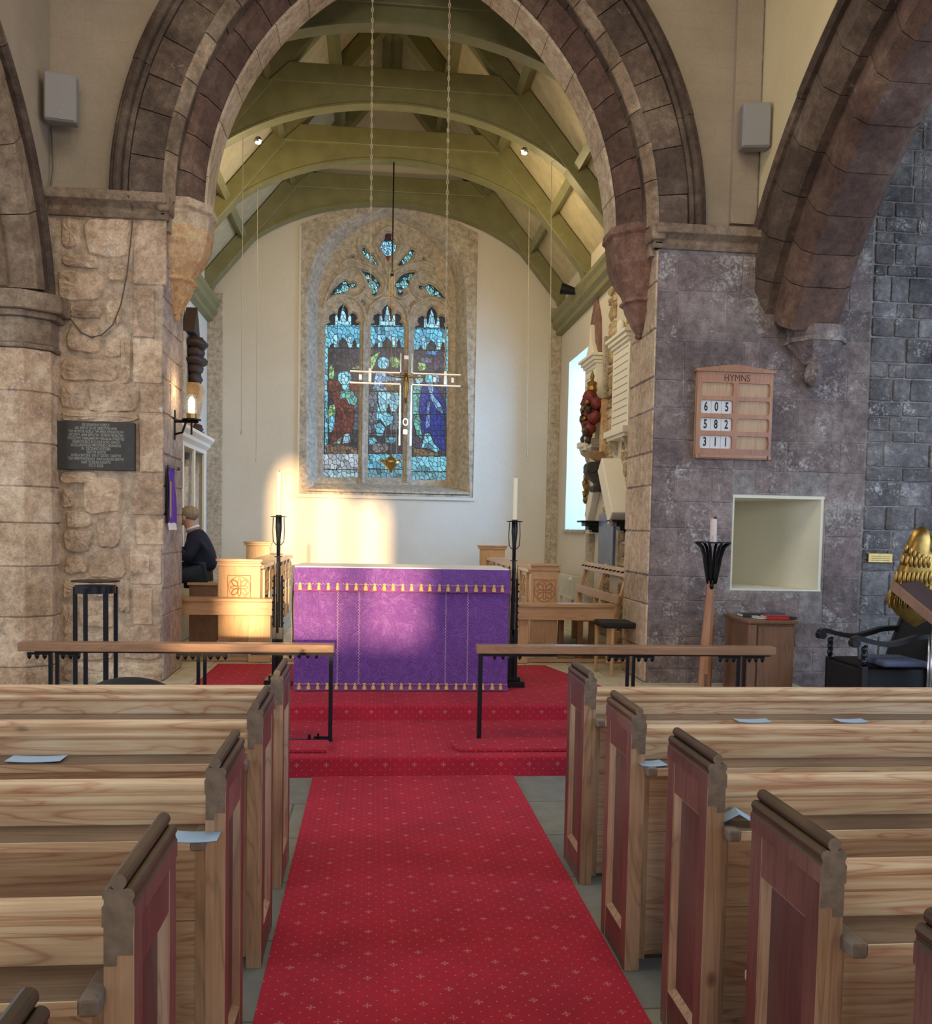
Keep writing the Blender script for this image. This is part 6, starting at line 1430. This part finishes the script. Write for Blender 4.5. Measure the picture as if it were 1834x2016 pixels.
# dark carved monument high on the left wall
xm = XL+.02
cm = thing('carved_monument', 'dark carved wooden monument high on the left chancel wall', 'monument', (XL, 13.4, 4))
def LM(u, v, o=0): return PX(u, v, xm+o)
ym = LM(382, 700)[1]
z_ = lambda v: PX(382, v, xm+.15)[2]
ym = PX(380, 700, xm+.1)[1]
obj('gabled_top', M().prism([(ym-.25, z_(655)), (ym+.20, z_(655)), (ym, z_(598))], 'x', xm, xm+.16), MT['darkcarve'], cm, bevel=.01)
m = M()
for (v, r_, h) in ((672,.20,.09),(690,.15,.10),(706,.18,.08),(722,.13,.10),(742,.11,.13)): m.ell((xm+.13, ym, z_(v)), (r_*.9, r_*1.3, h), 12, 8, jit=.14)
obj('carved_figure', m, MT['darkcarve'], cm, smooth=True)
obj('backing_panel', M().box(xm-.01, xm+.05, ym-.30, ym+.22, z_(850), z_(655)), MT['winstone'], cm, bevel=.01)
m = M().prism([(xm+.02, z_(752)), (xm+.22, z_(752)), (xm+.24, z_(765)), (xm+.20, z_(800)), (xm+.12, z_(845)), (xm+.02, z_(850))], 'y', ym-.18, ym+.15); obj('draped_lower_part', m, MT['corbel'], cm, bevel=.02)
m = M()
for (v, r_) in ((842,.10),(855,.13),(868,.10)): m.ell((xm+.15, ym-.05, z_(v)), (r_, r_*1.2, .07), 10, 7, jit=.2)
obj('lower_carving', m, MT['darkcarve'], cm, smooth=True)

# ---- the seated man (turned to the organ, back three-quarter to us)
def skin(name, chains, mat, parent=None, sub=2, smooth_=True):
    """chains: list of (points with radii) ; first point of later chains may be an index tuple (chain, i) to branch from"""
    V, E_, R_ = [], [], []; ref = {}
    for ci, ch_ in enumerate(chains):
        prev = None
        for i, p in enumerate(ch_):
            if len(p) == 2: prev = ref[p]; ref[(ci, i)] = prev; continue
            V.append(p[:3]); R_.append(p[3]); k = len(V)-1; ref[(ci, i)] = k
            if prev is not None: E_.append((prev, k))
            prev = k
    me = D.meshes.new(name); me.from_pydata(V, E_, []); o = D.objects.new(name, me); COL.objects.link(o)
    mo = o.modifiers.new('s', 'SKIN'); mo.use_smooth_shade = True; o.modifiers.new('u', 'SUBSURF').levels = sub; o.modifiers['u'].render_levels = sub
    for i, r_ in enumerate(R_): 
        d = me.skin_vertices[0].data[i]; d.radius = (r_, r_) if not isinstance(r_, tuple) else r_; d.use_root = (i == 0)
    bpy.context.view_layer.update()
    m2 = D.meshes.new_from_object(o.evaluated_get(bpy.context.evaluated_depsgraph_get())); D.objects.remove(o)
    m2.materials.clear(); m2.materials.append(mat)
    m = M(); m.merge(m2); return m
hx, hy = PY(368,1020,10.5)[0], 10.52
hz = PY(368,1020,10.5)[2]
sz = bzt
man = thing('person', 'seated person in navy jumper and jeans, grey blond hair, head bowed to organ', 'person', (hx+.2, hy, sz))
px_ = PY(395,1130,10.5)[0]; shz = PY(385,1052,10.5)[2]
pel = (px_+.01, hy, sz+.12); chest = (px_-.04, hy, shz-.14); neck = (hx+.06, hy, hz-.12)
body = [[(px_, hy, sz+.13, .10), (px_+.02, hy, sz+.30, .10), (px_-.02, hy, shz-.15, .11), (px_-.09, hy, shz-.02, .07), (hx+.05, hy, hz-.13, .068), (hx+.02, hy, hz-.05, .070), (hx, hy, hz+.01, .085), (hx+.005, hy, hz+.07, .070)]]
for s_ in (-1, 1):
    body.append([(0, 2), (px_-.06, hy+s_*.17, shz-.08, .045), (px_-.12, hy+s_*.21, shz-.26, .036), (px_-.20, hy+s_*.21, sz+.33, .034), (px_-.38, hy+s_*.17, sz+.30, .036), (px_-.44, hy+s_*.15, sz+.29, .027), (px_-.50, hy+s_*.145, sz+.285, .036)])
    body.append([(0, 0), (px_-.04, hy+s_*.10, sz+.08, .07), (px_-.25, hy+s_*.14, sz+.07, .065), (px_-.44, hy+s_*.16, sz+.03, .062), (px_-.46, hy+s_*.16, sz-.20, .055), (px_-.44, hy+s_*.16, sz-.50, .040), (px_-.45, hy+s_*.16, ZC+.07, .036), (px_-.56, hy+s_*.17, ZC+.045, .034), (px_-.63, hy+s_*.175, ZC+.04, .026)])
bm_ = skin('body', body, MT['skin'])
for s_ in (-1, 1):
    wx, wy, wz = px_-.53, hy+s_*.145, sz+.285
    for k in range(4):
        o_ = (k-1.5)*.021; L_ = (.060, .070, .066, .052)[k]
        bm_.merge(D.meshes.new('e')); bm_.tube([(wx+.03, wy+o_*.8, wz+.004), (wx-.01, wy+o_, wz+.008), (wx-.01-L_*.5, wy+o_, wz+.010), (wx-.01-L_*.85, wy+o_, wz-.006), (wx-.01-L_, wy+o_, wz-.022)], [.009,.0092,.0086,.008,.0065], 8)
    bm_.tube([(wx+.035, wy-s_*.026, wz), (wx+.005, wy-s_*.044, wz-.006), (wx-.02, wy-s_*.050, wz-.012)], [.011,.010,.007], 8)
# face features on the far side of the head, ear towards us
bm_.ell((hx-.098, hy, hz-.005), (.022,.014,.020), 10, 7); bm_.ell((hx-.02, hy-.086, hz+.0), (.022,.012,.032), 10, 7); bm_.ell((hx-.02, hy+.086, hz+.0), (.022,.012,.032), 10, 7)
bm_.ell((hx-.072, hy, hz-.068), (.030,.034,.022), 10, 7); bm_.ell((hx-.085, hy, hz-.042), (.012,.026,.006), 8, 5)
obj('body', bm_, MT['skin'], man, smooth=True)
for s_ in (-1, 1): obj('eye', M().ell((hx-.083, hy+s_*.032, hz+.022), (.010,.013,.009), 8, 6), MT['white'], man, smooth=True)
sw = [[(px_+.0, hy, sz+.10, .175), (px_+.02, hy, sz+.24, .185), (px_-.0, hy, shz-.16, .195), (px_-.055, hy, shz-.02, .135), (hx+.068, hy, hz-.125, .080)]]
for s_ in (-1, 1): sw.append([(0, 2), (px_-.05, hy+s_*.17, shz-.08, .092), (px_-.10, hy+s_*.225, shz-.26, .085), (px_-.19, hy+s_*.225, sz+.33, .075), (px_-.36, hy+s_*.18, sz+.30, .058)])
obj('jumper', skin('jumper', sw, MT['navy']), MT['navy'], man, smooth=True)
jn = [[(px_+.01, hy, sz+.11, .155)]]
for s_ in (-1, 1): jn.append([(0, 0), (px_-.03, hy+s_*.10, sz+.085, .115), (px_-.25, hy+s_*.14, sz+.075, .100), (px_-.45, hy+s_*.16, sz+.03, .078), (px_-.465, hy+s_*.16, sz-.20, .072), (px_-.445, hy+s_*.16, sz-.50, .062), (px_-.445, hy+s_*.16, ZC+.10, .060)])
obj('jeans', skin('jeans', jn, MT['jeans']), MT['jeans'], man, smooth=True)
for s_ in (-1, 1): obj('shoe', M().ell((px_-.53, hy+s_*.17, ZC+.048), (.14,.048,.045), 14, 8), MT['black'], man, smooth=True)
obj('shirt_collar', M().tube([(hx+.056+.064*math.cos(a), hy+.068*math.sin(a), hz-.112+.028*math.cos(a)) for a in [2*PI*k/16 for k in range(16)]], .016, 6, closed=True), MT['white'], man, smooth=True)
hm = M().ell((hx+.024, hy, hz+.050), (.108,.100,.088), 20, 14, jit=.05)
for k in range(46):
    a = rnd.uniform(0, 2*PI); b = rnd.uniform(-.35, 1.2); x = hx+.022+.088*math.cos(b)*math.cos(a); y = hy+.084*math.cos(b)*math.sin(a); z = hz+.042+.078*math.sin(b)
    if x < hx-.05 and z < hz+.05: continue
    hm.ell((x, y, z), (.022,.02,.018), 7, 5, jit=.2)
obj('hair', hm, MT['hair'], man, smooth=True)

# ---- right side of the chancel: radiator, bench, chair, monuments
ra = PX(1099, 1178, XR-.12); 
rd = thing('radiator', 'cream panel radiator under the right chancel window', 'radiator', ra)
yr1, yr0 = PX(1098, 1150, XR-.16)[1], PX(1126, 1150, XR-.16)[1]; zr0, zr1 = PX(1112, 1176, XR-.16)[2], PX(1112, 1131, XR-.16)[2]
obj('panel', M().box(XR-.16, XR-.10, yr0, yr1, zr0, zr1), MT['radiator'], rd, bevel=.012); obj('end_cap', M().box(XR-.17, XR-.04, yr0-.015, yr0+.01, zr0, zr1), MT['radiator'], rd, bevel=.005)
m = M()
for k in range(14): y = yr0+.06+(yr1-yr0-.12)*k/13; m.box(XR-.172, XR-.158, y-.012, y+.012, zr0+.06, zr1-.06)
obj('rib', m, MT['radiator'], rd); obj('valve', M().cyl((XR-.20, yr0+.05, zr1-.05), (XR-.16, yr0+.05, zr1-.05), .03), MT['white'], rd); [obj('foot', M().box(XR-.15, XR-.11, yy_, yy_+.03, ZC+.001, zr0), MT['radiator'], rd) for yy_ in (yr0+.1, yr1-.13)]
# long bench with an open raked back
xb1 = 2.62
bn2 = thing('slatted_bench', 'oak bench with open raked back along right chancel wall', 'bench', (2.4, 10.3, ZC))
zt3 = PX(1135, 1116, xb1)[2]; yfar = PX(1133, 1150, xb1)[1]; ynear = 9.62
zt3 = 1.25
yfar = PX(1133, 1150, xb1)[1]
def B2(z): return xb1+(z-.9)*.28
def slat(z0, z1): 
    return M().hexa([(B2(z0), ynear, z0), (B2(z0)+.03, ynear, z0), (B2(z0)+.03, yfar, z0), (B2(z0), yfar, z0)], [(B2(z1), ynear, z1), (B2(z1)+.03, ynear, z1), (B2(z1)+.03, yfar, z1), (B2(z1), yfar, z1)])
obj('top_slat', slat(zt3-.10, zt3), MT['oak_x'], bn2, bevel=.004); obj('lower_slat', slat(.86, .95), MT['oak_x'], bn2, bevel=.004)
for y in (ynear+.03, (ynear+yfar)/2, yfar-.09):
    obj('upright', M().hexa([(B2(.66)+.03, y, .66), (B2(.66)+.08, y, .66), (B2(.66)+.08, y+.07, .66), (B2(.66)+.03, y+.07, .66)], [(B2(zt3)+.03, y, zt3+.01), (B2(zt3)+.07, y, zt3+.01), (B2(zt3)+.07, y+.07, zt3+.01), (B2(zt3)+.03, y+.07, zt3+.01)]), MT['oak'], bn2, bevel=.003)
    obj('leg', M().box(B2(.66)+.02, B2(.66)+.08, y, y+.07, ZC+.001, .67), MT['oak'], bn2); obj('leg', M().box(xb1-.42, xb1-.36, y, y+.07, ZC+.001, .67), MT['hymn'], bn2)
obj('seat', M().box(xb1-.45, xb1+.06, ynear, yfar, .67, .70), MT['oak_x'], bn2, bevel=.005)
for k in range(12):
    y = ynear+.08+(yfar-ynear-.16)*k/11; obj('peg', M().cyl((B2(zt3-.05)-.03, y, zt3-.05), (B2(zt3-.05)+.01, y, zt3-.045), .009, n=7), MT['iron'], bn2)
# stool-like chair with a black seat
sx1 = PY(1200, 1230, 8.72)[0]; stl = thing('black_seat_chair', 'wooden chair with black padded seat behind the right pier', 'chair', (sx1, 8.7, ZC))
zst = PY(1200, 1222, 8.72)[2]
obj('padded_seat', M().box(sx1-.12, sx1+.26, 8.50, 8.90, zst-.055, zst), MT['black'], stl, bevel=.02, seg=3)
for x, y in ((sx1-.09, 8.87), (sx1-.02, 8.54), (sx1+.22, 8.87), (sx1+.23, 8.54)): obj('leg', M().tube([(x, y, ZC+.001), (x, y, zst-.05)], [.017,.021], 10), MT['oak'], stl)
obj('stretcher', M().tube([(sx1-.09, 8.87, .45), (sx1+.22, 8.87, .45)], .011, 8).tube([(sx1-.02, 8.54, .40), (sx1+.23, 8.54, .40)], .011, 8), MT['hymn'], stl)
# tablets and monuments on the right wall
XM = XR-.045
def RY(u, v=800): return PX(u, v, XM)[1]
def RZ(u, v): return PX(u, v, XM)[2]
def tablet(lab, uf, un, vtop, vbot, n_lines, corb=True):
    """uf: far edge px, un: near edge px"""
    yf, yn = RY(uf, (vtop+vbot)/2), RY(un, (vtop+vbot)/2); um = (uf+un)/2; zt_, zb__ = RZ(um, vtop), RZ(um, vbot)
    r = thing('memorial_tablet', lab, 'memorial tablet', (XR, (yf+yn)/2, zb__), 'white memorial tablets'); w = yf-yn
    obj('inscribed_slab', M().box(XR-.07, XR-.0, yn+.04, yf-.04, zb__+.15, zt_-.16), MT['marble'], r, bevel=.004)
    m = M().box(XR-.16, XR, yn-.03, yf+.03, zt_-.08, zt_-.04).box(XR-.13, XR, yn, yf, zt_-.13, zt_-.08).box(XR-.10, XR, yn+.02, yf-.02, zt_-.17, zt_-.13); obj('cornice', m, MT['marble'], r, bevel=.006)
    m = M().box(XR-.15, XR, yn-.03, yf+.03, zb__+.07, zb__+.15).box(XR-.12, XR, yn, yf, zb__+.03, zb__+.07); obj('base_shelf', m, MT['marble'], r, bevel=.006)
    for y in (yn+.06, yf-.14): obj('bracket', M().prism([(XR, zb__-.14), (XR-.03, zb__-.13), (XR-.05, zb__-.06), (XR-.11, zb__-.02), (XR-.12, zb__+.03), (XR, zb__+.03)], 'y', y, y+.08), MT['winstone'], r, bevel=.004)
    m = M(); n = n_lines
    for k in range(n): z = zb__+.22+(zt_-zb__-.45)*k/(n-1); m.box(XR-.0712, XR-.0695, yn+.10, yf-.10, z, z+.012)
    obj('inscription', m, MT['speaker'], r)
    return r, yn, yf, zt_, zb__
t1, yn, yf, zt_, zb__ = tablet('large white memorial tablet nearest the arch on the right wall', 1207, 1243, 655, 868, 11)
m = M().ell((XR-.08, (yn+yf)/2, zt_+.05), (.05,.09,.10)); obj('urn_finial', m, MT['marble'], t1, smooth=True)
t2, yn2, yf2, zt2_, zb2_ = tablet('smaller white memorial tablet beside the chancel window', 1152, 1177, 700, 888, 10)
obj('small_finial', M().prism([(yn2+.1, zt2_-.05), (yf2-.1, zt2_-.05), ((yn2+yf2)/2+.06, zt2_+.18), ((yn2+yf2)/2+.02, zt2_+.42), ((yn2+yf2)/2-.04, zt2_+.18)], 'x', XR-.09, XR), MT['marble'], t2, bevel=.008)
obj('dark_gabled_backing', M().prism([(yn2+.02, zt2_-.1), (yf2-.02, zt2_-.1), (yf2-.1, zt2_+.45), ((yn2+yf2)/2, zt2_+.85), (yn2+.1, zt2_+.45)], 'x', XR-.03, XR), MT['corbel_d'], t2)
# painted helm with red mantling on a stone corbel
ys = RY(1183, 820)
hl = thing('painted_carving', 'red painted heraldic carving with crown between the two tablets', 'carving', (XR-.15, ys, RZ(1180, 870)))
zz = lambda v: PX(1180, v, XR-.18)[2]; xx_ = XR-.18
m = M()
for (v, dy, r_) in ((772,0,.09),(785,.07,.09),(787,-.08,.09),(800,.02,.11),(812,.10,.08),(815,-.10,.09),(828,.03,.09),(838,-.06,.08),(845,.09,.07)): m.ell((xx_+rnd.uniform(-.04,.04), ys+dy, zz(v)), (r_, r_*1.1, r_), 12, 8, jit=.16)
obj('red_mantling', m, MT['painted'], hl, smooth=True)
m = M()
for k in range(16): m.ell((xx_-.08+rnd.uniform(-.03,.03), ys+rnd.uniform(-.15,.15), zz(rnd.uniform(778, 850))), (.035,.045,.035), 8, 6, jit=.2)
obj('gilt_and_silver_scrolls', m, MT['gold'], hl, smooth=True)
m = M()
for k in range(12): m.ell((xx_-.075+rnd.uniform(-.02,.02), ys+rnd.uniform(-.12,.12), zz(rnd.uniform(790, 862))), (.04,.05,.05), 8, 6, jit=.3)
obj('dark_recess_scroll', m, MT['darkcarve'], hl, smooth=True)
obj('gilt_crown', M().lathe([(.05,0),(.075,.04),(.06,.09),(.07,.14),(.02,.17),(.03,.22),(.005,.30)], (xx_, ys, zz(765)), 10), MT['gold'], hl)
obj('hanging_cloth', M().prism([(ys-.05, zz(835)), (ys+.06, zz(835)), (ys+.03, zz(868)), (ys-.02, zz(880))], 'x', xx_-.09, xx_-.06), MT['marble'], hl, bevel=.004)
obj('back_pilaster', M().box(XR-.09, XR, ys-.20, ys-.10, zz(885), zz(780)), MT['corbel'], hl, bevel=.008)
obj('stone_corbel', M().hexa([(XR-.10, ys-.06, zz(902)), (XR, ys-.06, zz(902)), (XR, ys+.06, zz(902)), (XR-.10, ys+.06, zz(902))], [(XR-.26, ys-.16, zz(884)), (XR, ys-.16, zz(884)), (XR, ys+.16, zz(884)), (XR-.26, ys+.16, zz(884))]), MT['corbel'], hl, bevel=.01)
# wood upright strip above
obj('tall_backing_strip', M().box(XR-.06, XR, ys-.16, ys-.08, zz(778), zz(655)), MT['winstone'], hl, bevel=.004)
# dark scrolled bracket
yk = RY(1180, 930); zk = lambda v: PX(1180, v, XR-.12)[2]
sb = thing('scroll_bracket', 'dark scrolled console bracket below the red carving', 'bracket', (XR, yk, zk(960)))
P = [(XR, zk(905)), (XR-.16, zk(907)), (XR-.24, zk(916)), (XR-.25, zk(928)), (XR-.18, zk(940)), (XR-.10, zk(950)), (XR-.12, zk(958)), (XR-.16, zk(964)), (XR, zk(966))]
obj('scroll_body', M().prism(P, 'y', yk-.10, yk+.10), MT['slate'], sb, bevel=.008)
obj('volute', M().cyl((XR-.17, yk-.12, zk(918)), (XR-.17, yk+.12, zk(918)), .075, n=18), MT['slate'], sb, bevel=.01); obj('lower_volute', M().cyl((XR-.11, yk-.13, zk(960)), (XR-.11, yk+.13, zk(960)), .045, n=14), MT['slate'], sb, bevel=.008)
# white gable of the tomb recess with black brackets and blue slate
gb = thing('gabled_monument', 'cream gabled wall monument on black brackets with blue slate panel', 'monument', (XR, 10.6, 1.6))
def seg2(ua, va, ub, vb, wd, th=.22):
    A1, B1 = PX(ua, va, XR-.10), PX(ub, vb, XR-.10); d = (B1[1]-A1[1], B1[2]-A1[2]); L_ = math.hypot(*d); n_ = (-d[1]/L_*wd, d[0]/L_*wd)
    return M().prism([(A1[1]-n_[0], A1[2]-n_[1]), (B1[1]-n_[0], B1[2]-n_[1]), (B1[1]+n_[0], B1[2]+n_[1]), (A1[1]+n_[0], A1[2]+n_[1])], 'x', XR-th, XR)
obj('near_gable_slope', seg2(1204, 915, 1226, 1022, .12, .26), MT['marble'], gb, bevel=.015)
obj('far_gable_slope', seg2(1170, 935, 1152, 1022, .10, .10), MT['marble'], gb, bevel=.01)
for (u, lab_) in ((1162, ''), (1224, '')):
    c_ = PX(u, 1036, XR-.1); m = M()
    for k, (d_, a_, b_) in enumerate(((.26, .05, .075), (.20, .0, .05), (.15, -.05, .0), (.10, -.085, -.05))): m.box(XR-d_, XR, c_[1]-.14+.02*k, c_[1]+.14-.02*k, c_[2]+a_, c_[2]+b_)
    obj('black_bracket', m, MT['iron'], gb, bevel=.005, label='black moulded bracket')
ya1, ya2 = RY(1212, 1070), RY(1183, 1070); m = M().box(XR-.085, XR-.05, ya1, ya2, RZ(1197, 1122), RZ(1197, 1013)); obj('slate_panel', m, MT['blueslate'], gb, label='polished blue grey slate panel')
obj('panel_surround', M().box(XR-.05, XR, ya1-.1, ya2+.1, RZ(1197, 1126), RZ(1197, 1008)), MT['winstone'], gb, bevel=.006)
obj('lower_jamb', M().box(XR-.08, XR, RY(1160, 1080)-.1, RY(1160, 1080)+.1, ZC+.3, RZ(1160, 1050)), MT['winstone'], gb, bevel=.01)
m = M()
for (v, dy, r_) in ((940,0,.05),(952,.05,.06),(960,-.04,.06),(972,.03,.06),(985,-.02,.05)): m.ell((XR-.05, RY(1153, 960)+dy, PX(1153, v, XR-.05)[2]), (.04, r_, r_), 8, 6, jit=.25)
obj('foliage_crest', m, MT['gold'], gb)
